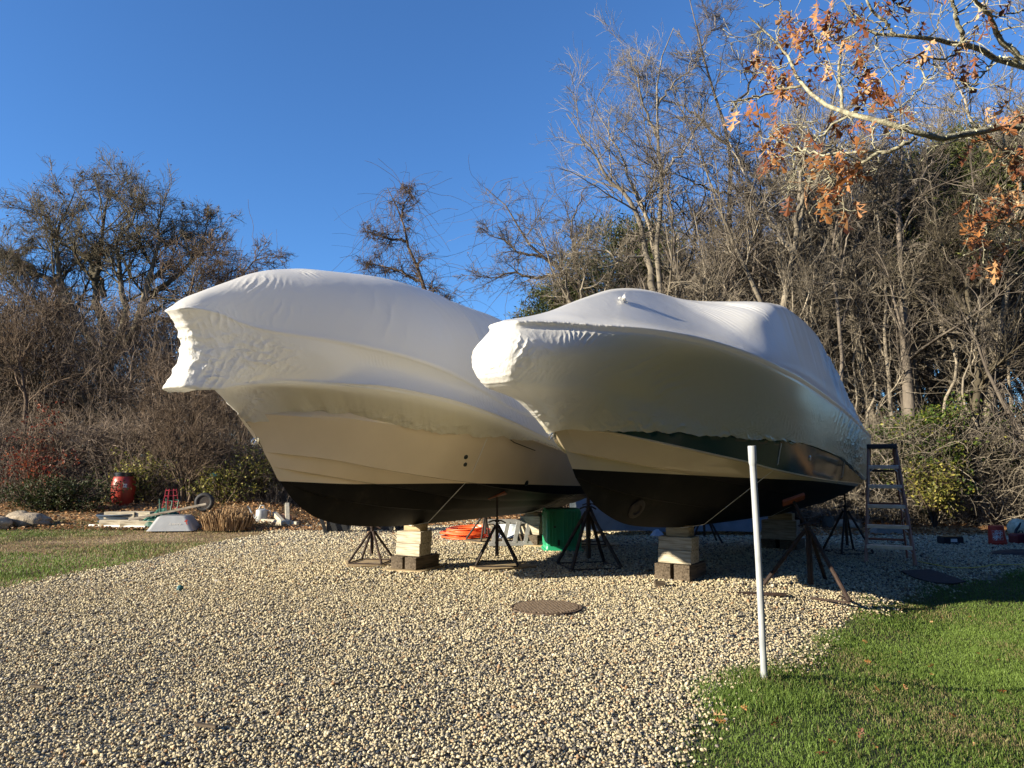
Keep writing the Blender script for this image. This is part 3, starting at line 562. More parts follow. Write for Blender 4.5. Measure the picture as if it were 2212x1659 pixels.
def leaf_quads(C, size, seed, flat=0.0, c=None, asp=.55):
    g = rs(seed); n = len(C); d = g.normal(size=(n, 3)); e = g.normal(size=(n, 3))
    if flat: d[:, 2] *= (1-flat); e[:, 2] *= (1-flat)
    d /= np.linalg.norm(d, axis=1, keepdims=True); e -= (e*d).sum(1, keepdims=True)*d; e /= np.maximum(np.linalg.norm(e, axis=1, keepdims=True), 1e-6)
    nn = np.cross(d, e); s = (np.asarray(size)*np.ones(n))[:, None]*g.uniform(.6, 1.3, (n, 1))
    V = np.stack([C-d*s, C+e*s*asp+nn*s*.18, C+d*s, C-e*s*asp+nn*s*.18], 1).reshape(-1, 3); i = np.arange(n)[:, None]*4
    return V, np.concatenate([i+[0,1,2], i+[0,2,3]]), np.repeat(g.rand(n) if c is None else c, 4)
# lobed oak leaf outline (unit length)
OAK = np.array([(0,0),(.05,.10),(.20,.16),(.10,.24),(.30,.36),(.42,.34),(.24,.46),(.14,.50),(.34,.66),(.38,.74),(.20,.70),(.08,.74),(.16,.88),(0,1.0),
                (-.14,.86),(-.08,.72),(-.24,.72),(-.40,.70),(-.30,.62),(-.12,.50),(-.22,.42),(-.44,.36),(-.30,.30),(-.10,.24),(-.22,.14),(-.05,.10)])
def oak_leaves(C, D, size, seed, droop=.3):              # C base points, D direction of the leaf
    g = rs(seed); n = len(C); D = D/np.linalg.norm(D, axis=1, keepdims=True); e = g.normal(size=(n, 3)); e -= (e*D).sum(1, keepdims=True)*D; e /= np.linalg.norm(e, axis=1, keepdims=True); nn = np.cross(D, e)
    s = (np.asarray(size)*np.ones(n))[:, None, None]; o = OAK[None]; mid = np.array([(0,.24),(0,.5),(0,.74)])[None]
    def pt(o, fold):
        curl = droop*g.uniform(-1, 1.4, (n, 1, 1))
        return C[:, None] + s*(e[:, None]*o[..., :1]*.95 + D[:, None]*(o[..., 1:]) + nn[:, None]*(fold*np.abs(o[..., :1]) + curl*(o[..., 1:])**2))
    f = g.uniform(-.5, .7, (n, 1, 1)); g2 = g.get_state(); A = pt(o, f); g.set_state(g2); M = pt(mid, f)
    V = np.concatenate([A, M], 1).reshape(-1, 3); i = np.arange(n)[:, None]*29
    T = []
    mids = [26, 27, 28]
    for a in range(26):
        b = (a+1) % 26; yv = (OAK[a][1]+OAK[b][1])/2; m_ = mids[0] if yv < .37 else mids[1] if yv < .62 else mids[2]; T.append((a, b, m_))
    T += [(7, 27, 26), (19, 26, 27), (11, 28, 27), (15, 27, 28)]
    T = np.array(T); Q = (i[:, :, None] + T[None]).reshape(-1, 3)
    return V, Q, np.repeat(g.rand(n), 29)
OAKLEAF = leaf_mat('dry_oak_leaf', [(0, (.13,.045,.022)), (.35, (.22,.08,.03)), (.65, (.36,.15,.05)), (.85, (.46,.24,.10)), (1, (.62,.40,.22))], .5, .35)
LITTER = leaf_mat('leaf_litter', [(0, (.10,.05,.025)), (.4, (.25,.13,.055)), (.8, (.42,.24,.11)), (1, (.5,.36,.2))], .8, .2)
g = rs(23); n = 60; x = g.uniform(1.2, 7, n); y = g.uniform(3.4, 9.5, n); k = inpoly(x, y, LAWN) & (x < .74*y); x, y = x[k], y[k]
x = np.append(x, [2.05, 1.75, 1.15, 1.35, 1.42, 4.9, 4.6, 5.2]); y = np.append(y, [5.2, 5.05, 4.25, 4.4, 4.1, 8.6, 8.7, 8.9]); n = len(x)
D = g.normal(size=(n, 3)); D[:, 2] *= .25
V, Q, c = oak_leaves(np.stack([x, y, .045 + ztr(x, y)], -1), D, g.uniform(.035, .075, n), 24, .5)
link('fallen_leaves', npmesh('fallen_leaves', V, Q, False, {'c': c}), OAKLEAF, kind='stuff', label='brown oak leaves scattered on the lawn', cat='leaves')
n = 26000; x = g.uniform(-14, 17, n); y = 15.2 + 4.5*g.rand(n)**1.2; y = np.where(x < -4, y + 1.2, y); y = np.where((x > -4) & (x < 6), y + 2.6, y)
V, Q, c = leaf_quads(np.stack([x, y, .02+.05*g.rand(n)+bankz(x, y)], -1), .045, 25, .75)
link('leaf_litter', npmesh('leaf_litter', V, Q, False, {'c': c}), LITTER, kind='stuff', label='orange brown leaf litter along the foot of the woods', cat='leaves')
# straw and clippings on the track
n = 9000; x = g.uniform(-12, -4.6, n); y = g.uniform(10.5, 19, n); k = ~inpoly(x, y, GRAVEL); x, y = x[k], y[k]; n = len(x)
a = g.uniform(0, 6.28, n); ln = g.uniform(.05, .16, n); A = np.stack([x, y, g.uniform(0, .02, n)], -1)
Pn = np.stack([A, A + np.stack([np.cos(a)*ln, np.sin(a)*ln, g.uniform(-.01, .03, n)], -1)], 1)
def dirx(X, d): return P(X, 1010, d).x
# ------------------------------------------------------------------ trees and undergrowth
def tubes_arr(sets, sides=3):
    VV, QQ, CC = [], [], []; base = 0; g = rs(5)
    for (A, RR) in sets:
        m, n, _ = A.shape
        T = np.empty_like(A); T[:, 1:-1] = A[:, 2:] - A[:, :-2]; T[:, 0] = A[:, 1] - A[:, 0]; T[:, -1] = A[:, -1] - A[:, -2]
        T /= np.maximum(np.linalg.norm(T, axis=2, keepdims=True), 1e-9)
        mean = A[:, -1] - A[:, 0]; ax = np.argmin(np.abs(mean), axis=1); ref = np.eye(3)[ax][:, None, :]
        a = np.cross(T, ref); a /= np.maximum(np.linalg.norm(a, axis=2, keepdims=True), 1e-9); b = np.cross(T, a)
        sd = sides if n < 12 else max(sides, 6)
        an = np.arange(sd) * 2 * np.pi / sd
        V = A[:, :, None, :] + RR[:, :, None, None] * (a[:, :, None, :] * np.cos(an)[None, None, :, None] + b[:, :, None, :] * np.sin(an)[None, None, :, None])
        idx = np.arange(m * n * sd).reshape(m, n, sd) + base
        q = np.stack([idx[:, :-1, :], np.roll(idx, -1, 2)[:, :-1, :], np.roll(idx, -1, 2)[:, 1:, :], idx[:, 1:, :]], -1).reshape(-1, 4)
        VV.append(V.reshape(-1, 3)); QQ.append(q); CC.append(np.repeat(g.rand(m), n * sd)); base += m * n * sd
    return np.concatenate(VV), np.concatenate(QQ), np.concatenate(CC)
def resample(pts, n, g, wig):
    p = np.array([list(q) for q in pts], float); d = np.r_[0, np.cumsum(np.linalg.norm(np.diff(p, axis=0), axis=1))]; s = np.linspace(0, d[-1], n)
    o = np.stack([pch(s, d, p[:, i]) for i in range(3)], -1); j = g.normal(0, wig, (n, 3)); j[0] = 0; return o + j
def children(A, RR, k, tmin, ratio, ang, wig, up, ns, rmin, g, rcap=.6, tip=.65, Lmax=9, power=1.0):
    m, n, _ = A.shape; t = (tmin + (1-tmin)*g.rand(m, k)**power); x = t*(n-1); i = np.clip(x.astype(int), 0, n-2); f = (x-i)[..., None]; r_ = np.arange(m)[:, None]
    P0 = A[r_, i]*(1-f) + A[r_, i+1]*f; T = A[r_, i+1]-A[r_, i]; T /= np.maximum(np.linalg.norm(T, axis=2, keepdims=True), 1e-9)
    R0 = RR[r_, i]*(1-f[..., 0]) + RR[r_, i+1]*f[..., 0]; plen = np.linalg.norm(np.diff(A, axis=1), axis=2).sum(1)[:, None]
    q = g.normal(size=(m, k, 3)); q -= (q*T).sum(2, keepdims=True)*T; q /= np.linalg.norm(q, axis=2, keepdims=True)
    an = ang*g.uniform(.6, 1.3, (m, k, 1)); d = T*np.cos(an) + q*np.sin(an)
    Ln = np.minimum(plen*ratio, Lmax)*(1-tip*t)*g.uniform(.5, 1.25, (m, k)); st = (Ln/(ns-1))[..., None]
    M = m*k; d = d.reshape(M, 3); st = st.reshape(M, 1); out = np.empty((M, ns, 3)); out[:, 0] = P0.reshape(M, 3); curl = g.normal(0, wig*.6, (M, 3))
    for s in range(1, ns):
        d = d + g.normal(0, wig, (M, 3)) + curl; d[:, 2] += up; d /= np.linalg.norm(d, axis=1, keepdims=True); out[:, s] = out[:, s-1] + d*st
    r0 = np.minimum(R0.reshape(M)*rcap, Ln.reshape(M)*.03+rmin*1.2); r0 = np.maximum(r0, rmin); tt = np.linspace(0, 1, ns)[None]
    return out, r0[:, None]*(1-tt) + rmin*.75*tt
def bark(name, c1, c2, spots=None):
    m = noise_mat(name, c1, c2, 3.5, .9, .6, 22, 6, .15, attr='c', stretch=(1, 1, .45), dist=.02)
    return m
BARK = {'pale': bark('pale_bark', (.105,.09,.072), (.27,.235,.185)), 'grey': bark('grey_bark', (.06,.05,.043), (.17,.145,.12)), 'brown': bark('brown_bark', (.055,.04,.03), (.15,.11,.08)),
        'dark': bark('dark_bark', (.035,.03,.022), (.10,.085,.06)), 'thicket': bark('thicket_bark', (.085,.065,.05), (.24,.19,.15)), 'moss': bark('mossy_bark', (.055,.05,.032), (.17,.145,.105))}
def grown(limbs, seed, dens, rmin=.007, wig=.10, up=.03, tiers=3, droop=0, ang=.85, reach=3.8, fat=1.0):
    """limbs: list of (points, r0, r1); returns trunk set and crown sets"""
    g = rs(seed); Aall = np.array([resample(p, 16, g, .02 + .006*i) for i, (p, a, b) in enumerate(limbs)]); R_ = np.array([np.linspace(1, 0, 16)**1.15*(a*.95*fat-min(b, .012))+min(b, .012) for p, a, b in limbs])
    R_[0, 0] *= 1.35; R_[0, 1] *= 1.08
    k1, k2, k3 = dens
    L1 = children(Aall, R_, k1, .28, .55, ang, wig, up, 9, rmin*1.15, g, Lmax=reach, tip=.55, rcap=.5)
    sets = [(Aall[1:], R_[1:])] if len(limbs) > 1 else []
    L2 = children(*L1, k2, .10, .62, .70, wig*1.4, up-droop, 7, rmin*.8, g, Lmax=1.7, tip=.5)
    L3 = children(*L2, k3, .05, .75, .6, wig*1.6, up-droop*1.5, 5, rmin*.55, g, Lmax=.85, tip=.3)
    return (Aall[:1], R_[:1]), sets + [L1, L2, L3]
def tree_obj(name, label, limbs, seed, dens, bk, extra=None, group=None, cat='tree', **kw):
    base = Vector(limbs[0][0][0]); base.z = 0
    tr, cr = grown(limbs, seed, dens, **kw)
    root = empty(name, base, label=label, cat=cat, group=group)
    off = np.array(base)
    V, Q, c = tubes_arr([tr], 10); link('trunk', npmesh('trunk', V-off, Q, True, {'c': c*0+.5}), BARK[bk], root)
    V, Q, c = tubes_arr(cr, 3); link('crown', npmesh('crown', V-off, Q, True, {'c': c}), BARK[bk], root)
    if extra: extra(root, off, tr, cr)
    return root
def limb(pxs, dist, r0, r1):                              # pxs: (x, y[, extra depth]) picture trace at a distance
    return ([P(p[0], p[1], dist + (p[2] if len(p) > 2 else 0)) for p in pxs], r0, r1)
def grounded(pxs, dist, r0, r1):
    l = limb(pxs, dist, r0, r1); b = l[0][0].copy(); b.z = -.1
    return ([b] + l[0], r0, r1)
WOODS = 'bare trees of the woods on the right'
def crowd_leaves(cols, size, frac, seed, mat, pname='leaves'):
    def f(root, off, tr, cr):
        A = cr[-1][0]; g = rs(seed); k = g.rand(len(A)) < frac; C = A[k][:, -1] - off
        V, Q, c = leaf_quads(C + g.normal(0, .03, C.shape), size, seed); link(pname, npmesh(pname, V, Q, False, {'c': c}), mat, root)
    return f
def vines(n, L, r, spread, seed, droop=-.10, mat='brown', lo=0):
    def f(root, off, tr, cr):
        g = rs(seed); A = np.concatenate([tr[0]] + ([cr[0][0]] if len(cr) == 4 else [])); k = g.randint(0, len(A), n); k[:n//2] = 0; t = g.uniform(lo, A.shape[1]-1.01, n); i = t.astype(int); C = A[k, i]*(1-(t-i))[:, None] + A[k, i+1]*(t-i)[:, None] + g.normal(0, spread*.3, (n, 3))
        d = g.normal(size=(n, 3)); d[:, 2] += .4; d /= np.linalg.norm(d, axis=1, keepdims=True); ns = 9; st = (g.uniform(.3, 1, n)*L/(ns-1))[:, None]; out = np.empty((n, ns, 3)); out[:, 0] = C; curl = g.normal(0, .16, (n, 3))
        for s_ in range(1, ns):
            d = d + g.normal(0, .18, (n, 3)) + curl; d[:, 2] += droop; d /= np.linalg.norm(d, axis=1, keepdims=True); out[:, s_] = out[:, s_-1] + d*st
        V, Q, c = tubes_arr([(out, (r*g.uniform(.6, 1.3, n))[:, None]*np.linspace(1, .6, ns)[None])], 3); link('vines', npmesh('vines', V-off, Q, True, {'c': c}), BARK[mat], root)
    return f
BROWNLF = leaf_mat('old_leaf', [(0, (.08,.04,.025)), (1, (.24,.13,.07))], .8, .2)
# -- left side
tree_obj('oak_tree', 'broad bare oak with mossy limbs and a domed crown, rising at far left',
  [grounded([(215,1060),(222,960),(232,860),(240,780)], 25, .34, .24), limb([(240,780),(225,700),(205,640),(215,560),(225,470),(235,400)], 25, .22, .03),
   limb([(235,800),(190,720),(150,660),(130,600),(120,520),(150,440),(165,400)], 25, .20, .03), limb([(232,820),(170,760),(110,700),(60,640),(20,610),(-20,590)], 25, .18, .02),
   limb([(240,780),(300,700),(320,620),(330,560),(345,480),(350,420)], 25, .20, .03), limb([(330,640),(380,600),(430,540),(450,470)], 25.5, .12, .02),
   limb([(240,760),(270,690),(262,610),(250,540),(290,460),(300,410)], 24.5, .15, .02), limb([(150,660),(90,590),(40,560),(0,540)], 25, .10, .02),
   limb([(222,900),(150,840),(70,800),(0,780),(-40,770)], 24, .12, .02), limb([(225,640),(190,560),(110,500),(80,440)], 25, .10, .02), limb([(300,700),(370,680),(440,640),(500,600)], 25, .10, .02)],
  1, (19, 13, 8), 'moss', crowd_leaves(None, .05, .10, 3, BROWNLF), rmin=.010, wig=.13, up=.04, fat=1.15, reach=3.3)
tree_obj('bare_tree', 'low spreading bare tree whose twigs reach over the left boat bow',
  [grounded([(470,1000),(468,900),(455,800),(440,720)], 23, .13, .09), limb([(440,720),(480,660),(520,600),(560,560),(590,550)], 23, .08, .015), limb([(450,780),(420,700),(410,640),(430,580),(470,540)], 23, .08, .015),
   limb([(455,820),(520,740),(550,660),(570,610)], 23, .06, .012)], 2, (18, 12, 7), 'brown', vines(350, 2.2, .009, .5, 8, -.1), rmin=.009, wig=.16, up=.01)
tree_obj('bare_tree', 'slim upright tree at the left edge of the picture beside the red sumac',
  [grounded([(58,1040),(55,940),(52,840),(40,740),(30,660)], 22, .12, .05), limb([(52,840),(0,760),(-40,700)], 22, .05, .012), limb([(45,780),(90,700),(120,640)], 22, .05, .012)], 4, (14, 9, 6), 'brown', rmin=.009, wig=.14)
tree_obj('bare_tree', 'clump of slender grey stems growing right behind the tomato cage',
  [grounded([(395,1060),(385,980),(372,900),(360,820)], 20, .07, .03), grounded([(402,1060),(410,980),(415,900),(440,830)], 20, .06, .02), grounded([(410,1060),(425,980),(440,930),(480,880)], 20, .05, .015),
   grounded([(390,1050),(365,980),(340,930),(300,900)], 20, .05, .015)], 5, (14, 10, 6), 'brown', rmin=.007, wig=.15, up=0)
# -- middle
tree_obj('bare_tree', 'lone leaning bare tree draped in vines between the two boats',
  [grounded([(960,900),(945,760),(925,650),(905,590),(880,520),(868,470),(850,430),(838,405)], 26, .19, .03), limb([(868,470),(872,440),(885,420),(880,405)], 26, .04, .012),
   limb([(915,610),(870,590),(830,575),(790,570)], 26, .06, .012), limb([(880,520),(840,515),(810,505),(790,500)], 26, .05, .012), limb([(925,650),(960,660),(975,680)], 26, .05, .012)],
  6, (18, 10, 6), 'brown', vines(420, 2.8, .008, .5, 6, -.16), rmin=.008, wig=.20, up=.0, droop=.03, reach=1.7, fat=1.3)
# -- right woods, traced trunks
tree_obj('bare_tree', 'pale forked bare tree reaching far left, leftmost of the right woods',
  [grounded([(1300,760),(1262,640),(1225,590),(1170,555),(1130,510),(1105,460),(1075,425),(1052,410)], 23, .20, .02), limb([(1225,590),(1160,600),(1110,590),(1060,600),(1020,595)], 23, .07, .012),
   limb([(1170,555),(1120,545),(1090,520),(1050,500)], 23, .06, .012), limb([(1262,640),(1240,560),(1235,500),(1250,440),(1265,400)], 23, .07, .015)], 7, (13, 9, 6), 'grey', vines(280, 2.2, .008, .4, 7, -.12), up=.02)
tree_obj('bare_tree', 'tall twin limbed pale tree rising above the bow of the right boat', 
  [grounded([(1430,900),(1428,640),(1420,560),(1424,470),(1428,380),(1420,300),(1418,220),(1424,150),(1440,90),(1455,60)], 20, .17, .02),
   limb([(1415,640),(1400,560),(1380,480),(1350,420),(1310,380),(1290,340),(1255,290),(1225,245)], 20, .12, .015), limb([(1418,560),(1390,450),(1360,380),(1330,310),(1300,260),(1285,235)], 20.4, .08, .012),
   limb([(1424,300),(1380,200),(1370,140),(1345,110)], 20, .05, .01), limb([(1430,380),(1470,330),(1500,290),(1520,260)], 20, .05, .01), limb([(1420,230),(1460,180),(1490,140),(1490,100)], 20, .04, .01),
   limb([(1400,560),(1340,560),(1290,540),(1240,545)], 20, .05, .01)], 8, (14, 9, 6), 'pale', group=WOODS, up=.035)
tree_obj('bare_tree', 'very tall dark tree whose thin top touches the upper picture edge',
  [grounded([(1610,900),(1595,640),(1575,520),(1575,420),(1580,330),(1560,250),(1530,170),(1510,90),(1500,20),(1490,-10)], 20.5, .18, .02), limb([(1580,240),(1620,180),(1640,110),(1650,60)], 20.5, .05, .01),
   limb([(1580,320),(1530,280),(1480,230),(1440,215),(1390,200)], 20.5, .07, .01), limb([(1575,420),(1510,400),(1470,380),(1420,370)], 20.5, .05, .01), limb([(1510,100),(1540,60),(1560,10)], 20.5, .03, .01)], 9, (14, 9, 6), 'grey', group=WOODS, up=.03)
tree_obj('bare_tree', 'crooked tree with a bent trunk curving above the stern of the right boat',
  [grounded([(1680,900),(1690,660),(1688,560),(1680,470),(1660,400),(1650,330),(1640,250),(1630,190)], 21, .15, .02), limb([(1688,560),(1720,480),(1740,420),(1760,350)], 21, .08, .012), limb([(1660,400),(1620,370),(1590,330)], 21, .05, .01)], 10, (13, 9, 6), 'pale', group=WOODS)
tree_obj('bare_tree', 'straight bare tree seen just left of the thick dark trunk',
  [grounded([(1790,940),(1785,760),(1790,640),(1780,520),(1790,420),(1775,330),(1780,230)], 20, .15, .02), limb([(1790,640),(1830,560),(1850,480)], 20, .07, .01), limb([(1780,520),(1740,460),(1720,400)], 20, .06, .01)], 11, (13, 9, 6), 'grey', group=WOODS)
tree_obj('bare_tree', 'thick two-toned trunk standing behind the step ladder and green shrubs',
  [grounded([(1962,930),(1960,840),(1958,740),(1950,640),(1945,540),(1940,440),(1950,340),(1945,250),(1930,170)], 18.5, .21, .03), grounded([(1948,930),(1945,840),(1940,780),(1935,700)], 18.7, .12, .06),
   limb([(1945,430),(1990,380),(2030,320)], 18.5, .07, .01), limb([(1950,540),(2010,520),(2070,500),(2110,520)], 18.5, .07, .012), limb([(1945,470),(1900,420),(1880,350)], 18.5, .06, .01), limb([(1955,640),(2000,600),(2060,590)], 18.5, .05, .01)], 12, (13, 9, 6), 'grey', group=WOODS)
tree_obj('bare_tree', 'dark upright trunk near the right picture edge wound with pale vines',
  [grounded([(2105,960),(2110,840),(2112,740),(2090,640),(2095,520),(2110,420)], 18, .16, .05), limb([(2100,700),(2060,620),(2030,560),(2040,480)], 18, .07, .012), limb([(2110,620),(2160,560),(2200,520)], 18, .06, .012)], 13, (13, 9, 6), 'dark', group=WOODS)
tree_obj('bare_tree', 'fallen looking trunk leaning steeply left at the right picture edge',
  [grounded([(2260,1060),(2200,930),(2150,840),(2110,740),(2080,680),(2050,640)], 17.2, .10, .03)], 14, (10, 8, 5), 'grey', group=WOODS)
tree_obj('bare_tree', 'thin grey sapling between the crooked tree and the straight bare tree',
  [grounded([(1735,940),(1738,760),(1745,640),(1735,520),(1725,430)], 19, .06, .015), grounded([(1850,940),(1845,800),(1860,680),(1875,560)], 19, .05, .012)], 15, (14, 9, 5), 'pale', group=WOODS)
# -- filler trees farther in
def random_tree(seed, H, lean=.1, spread=1.0):
    g = rs(seed); top = Vector((g.normal(0, lean)*H, g.normal(0, lean)*H, H)); n = 6
    tp = [Vector((0, 0, -.1))] + [Vector((top.x*(i/n)**1.3 + g.normal(0, .12), top.y*(i/n)**1.3 + g.normal(0, .12), H*i/n)) for i in range(1, n+1)]
    L = [(tp, H*.012+.02, .02)]
    for j in range(6):
        a = g.uniform(0, 6.28); h0 = H*g.uniform(.3, .7); k = h0/H*n; i = int(k); p0 = tp[i].lerp(tp[min(i+1, n)], k-i); ln = (H-h0)*g.uniform(.5, .9)*spread
        d = Vector((math.cos(a), math.sin(a), 1.9)).normalized(); L.append(([p0, p0+d*ln*.35+Vector((0,0,-.1)), p0+d*ln*.7+Vector((0,0,.25)), p0+d*ln+Vector((0,0,.7))], H*.007, .012))
    return L
def proto_tree(name, label, group, seed, H, bk, **kw):
    return tree_obj(name, label, random_tree(seed, H), seed, (11, 8, 5), bk, group=group, **kw)
def copies(proto, places, label=None, group=None):
    for (x, y, rz, s) in places:
        r = proto.copy(); col.objects.link(r); r.location = (x, y, 0); r.rotation_euler = (0, 0, rz); r.scale = (s, s, s)
        if label: r['label'] = label
        if group: r['group'] = group
        for ch in list(proto.children):
            c = ch.copy(); col.objects.link(c); c.parent = r
GR, GL = 'bare trees deep in the woods behind the right boat', 'bare trees deep in the thicket on the left'
LR = 'thin bare tree among many in the far woods behind the right boat'
LL = 'thin bare tree among many in the far thicket at left'
pr = [proto_tree('bare_tree', LR, GR, 100+i, H, b, rmin=.010) for i, (H, b) in enumerate(((11.5, 'grey'), (13, 'pale'), (10, 'grey'), (13.5, 'pale')))]
g = rs(77)
spots = []
for j in range(74):
    y = g.uniform(19.5, 36); f = g.uniform(.10, .78) if j % 3 else g.uniform(.3, .78); spots.append((f*y, y, g.uniform(0, 6.28), g.uniform(.78, 1.15)*(.58 + .42*min(1, (f-.05)/.25))))
for i, p in enumerate(pr): p.location = (spots[i][0], spots[i][1], 0)
for i in range(4): copies(pr[i], spots[4+i::4])
pl = [proto_tree('bare_tree', LL, GL, 200+i, H, b, rmin=.010) for i, (H, b) in enumerate(((8.5, 'brown'), (7.5, 'dark'), (9, 'brown')))]
spots = []
for j in range(30):
    y = g.uniform(23, 36); f = g.uniform(-.80, -.36); spots.append((f*y, y, g.uniform(0, 6.28), g.uniform(.55, .95)*(1.0 if f < -.45 else .72)))
for i, p in enumerate(pl): p.location = (spots[i][0], spots[i][1], 0); p.scale = [spots[i][3]]*3
for i in range(3): copies(pl[i], spots[3+i::3])
def slim_tree(seed, H):
    g = rs(seed); tp = [Vector((0, 0, -.1))] + [Vector((g.normal(0, .10), g.normal(0, .10), H*i/5)) for i in range(1, 6)]; L = [(tp, .075, .012)]
    for j in range(3):
        a = g.uniform(0, 6.28); h0 = H*g.uniform(.45, .75); d = Vector((math.cos(a)*.5, math.sin(a)*.5, 1.4)).normalized(); p0 = tp[0].lerp(tp[-1], h0/H); L.append(([p0, p0+d*1.0, p0+d*2.2], .03, .01))
    return L
GS = 'slim young trees at the front of the right woods'
ps = [tree_obj('slim_tree', 'slim straight young tree at the front edge of the right woods', slim_tree(400+i, H), 400+i, (9, 6, 4), b, group=GS, rmin=.007, reach=1.6, up=.05) for i, (H, b) in enumerate(((8.5, 'pale'), (10, 'grey'), (7, 'pale')))]
spots = [(dirx(X, y), y, i*1.7, s) for i, (X, y, s) in enumerate(((1535,19,1.0),(1655,19.5,1.1),(1720,18.6,.95),(1765,19.2,1.15),(1835,18.4,1.1),(1880,19,.9),(1920,18.8,1.15),(2000,19.4,1.2),(2045,18.6,1.0),(2075,19.2,1.2),(2150,18.4,1.15),(2190,19,1.0),(1480,20,.95),(1370,21,.9),(2120,17.9,.8)))]
for i, p in enumerate(ps): p.location = (spots[i][0], spots[i][1], 0); p.scale = [spots[i][3]]*3
for i in range(3): copies(ps[i], spots[3+i::3])
# low far line of trees closing the view in the middle
pm = proto_tree('bare_tree', 'small reddish bare tree in the far low line between the boats', 'small bare trees far away between the boats', 301, 6.5, 'brown', rmin=.014)
ms = [(f*y, y, g.uniform(0, 6.28), s) for f, y, s in ((-.10,40,.75),(-.05,42,.85),(-.02,38,.9),(.02,40,.95),(.05,37,1.0),(.09,40,1.1),(.0,46,1.1),(-.2,40,.75),(-.3,38,.85),(.07,44,1.3))]
pm.location = (ms[0][0], ms[0][1], 0); copies(pm, ms[1:])
# -- pines
NEEDLE = leaf_mat('pine_needles', [(0, (.03,.045,.015)), (.6, (.065,.085,.022)), (1, (.14,.15,.04))], .6, .15)
def pine(label, x, y, H, cz, rad, seed, n=16000, group=None):
    g = rs(seed); root = empty('pine_tree', (x, y, 0), label=label, cat='tree', group=group)
    MB().tube([(0,0,-.1),(.05,0,H*.3),(.1,.05,H*.65),(.05,.1,H*.97)], [.2,.17,.1,.03], 10).build('trunk', BARK['dark'], root)
    m = 60; u = g.rand(m); h = cz[0] + (cz[1]-cz[0])*u; a = g.uniform(0, 6.28, m); rr = rad*np.sqrt(np.clip(1-((h-cz[0])/(cz[1]-cz[0])*1.5-.45)**2, .12, 1))
    tips = np.stack([np.cos(a)*rr*g.uniform(.7, 1.1, m), np.sin(a)*rr*g.uniform(.7, 1.1, m), h], -1); b0 = np.stack([0*h+.07, 0*h, h-.3-.2*rr], -1)
    tt = np.linspace(0, 1, 6)[None, :, None]; A = b0[:, None]*(1-tt) + tips[:, None]*tt; A[..., 2] -= .25*np.sin(tt[..., 0]*3.1)
    RR = np.linspace(.045, .012, 6)[None].repeat(m, 0); V, Q, c = tubes_arr([(A, RR)], 3); link('branches', npmesh('branches', V, Q, True, {'c': c}), BARK['dark'], root)
    k = g.randint(0, m, n); f = g.beta(3, 1.2, n); C = b0[k]*(1-f[:, None]) + tips[k]*f[:, None]
    cl = g.normal(0, 1, (n, 3)); sc = np.array([.34, .34, .16])*rad/2.5
    cl2 = (np.round(cl*1.3)/1.3*.75 + cl*.35)*sc; C = C + cl2
    V, Q, c = leaf_quads(C, .095, seed, 0, asp=.20); link('needles', npmesh('needles', V, Q, False, {'c': c}), NEEDLE, root)
    return root
pine('dark green pine glimpsed through twigs above the right boat bow', dirx(1345, 25), 25, 10.6, (5.6, 10.6), 2.8, 51, 26000)
pine('smaller drooping pine left of the twin limbed pale tree', dirx(1215, 25), 25, 8.3, (6.0, 8.3), 1.5, 52, 6000)
pine('big dark pine at the right picture edge behind the oak branch', dirx(2130, 20.6), 20.6, 11.3, (7.0, 11.3), 2.7, 53, 36000)
pine('low dark pine behind the crooked tree', dirx(1490, 25), 25, 6.9, (4.2, 6.9), 1.9, 54, 14000)
pine('thin open pine behind the straight bare tree', dirx(1880, 26), 26, 10.5, (5.0, 10.2), 2.6, 55, 8000)

# -- tangles: countless briars, vines and twigs
def tangle(name, label, vol, n, L, r, mat, seed, droop=-.02, sides=3, ns=6, wig=.28, vert=.6, cat='undergrowth'):
    g = rs(seed); C = vol(g, n); d = g.normal(size=(n, 3)); d[:, 2] = np.abs(d[:, 2])*(1+vert) + vert*.3; d /= np.linalg.norm(d, axis=1, keepdims=True)
    st = (g.uniform(.35, 1, n)*L/(ns-1))[:, None]; out = np.empty((n, ns, 3)); out[:, 0] = C; curl = g.normal(0, wig*.5, (n, 3))
    for s in range(1, ns):
        d = d + g.normal(0, wig*.5, (n, 3)) + curl; d[:, 2] += droop; d /= np.linalg.norm(d, axis=1, keepdims=True); out[:, s] = out[:, s-1] + d*st
    out[..., 2] = np.maximum(out[..., 2], .01)
    rr = (r*g.uniform(.5, 1.4, n))[:, None]*np.linspace(1, .45, ns)[None]
    V, Q, c = tubes_arr([(out, rr)], sides); return link(name, npmesh(name, V, Q, True, {'c': c}), mat, kind='stuff', label=label, cat=cat)
def vol_right(y0, y1, zmax, pw, f0=.13, f1=.80):
    def f(g, n):
        y = g.uniform(y0, y1, n); x = g.uniform(f0, f1, n)*y; z = zmax*g.rand(n)**pw*(.45 + .55*np.clip((x/y-f0)/.22, 0, 1)); c = vnoise(x, z, .8, 61); k = g.rand(n) < .35 + .9*c
        i = g.choice(np.nonzero(k)[0], n); return np.stack([x[i] + g.normal(0, .05, n), y[i], z[i]], -1)
    return f
tangle('woods_tangle', 'tangled vines and twigs filling the right woods', vol_right(19.5, 28, 8.0, 2.3), 17000, 1.5, .0080, BARK['grey'], 62)
tangle('hanging_vines', 'pale hanging vines and twigs at the front of the right woods', vol_right(18.5, 22, 6.5, 1.3, .20, .80), 3500, 2.2, .0085, BARK['pale'], 69, -.08, ns=8, vert=1)
tangle('bramble', 'tan and brown briars along the edge of the right woods', vol_right(17.2, 20, 2.3, 1.25, .28, .82), 15000, 1.2, .0075, BARK['pale'], 63, -.10, wig=.4)
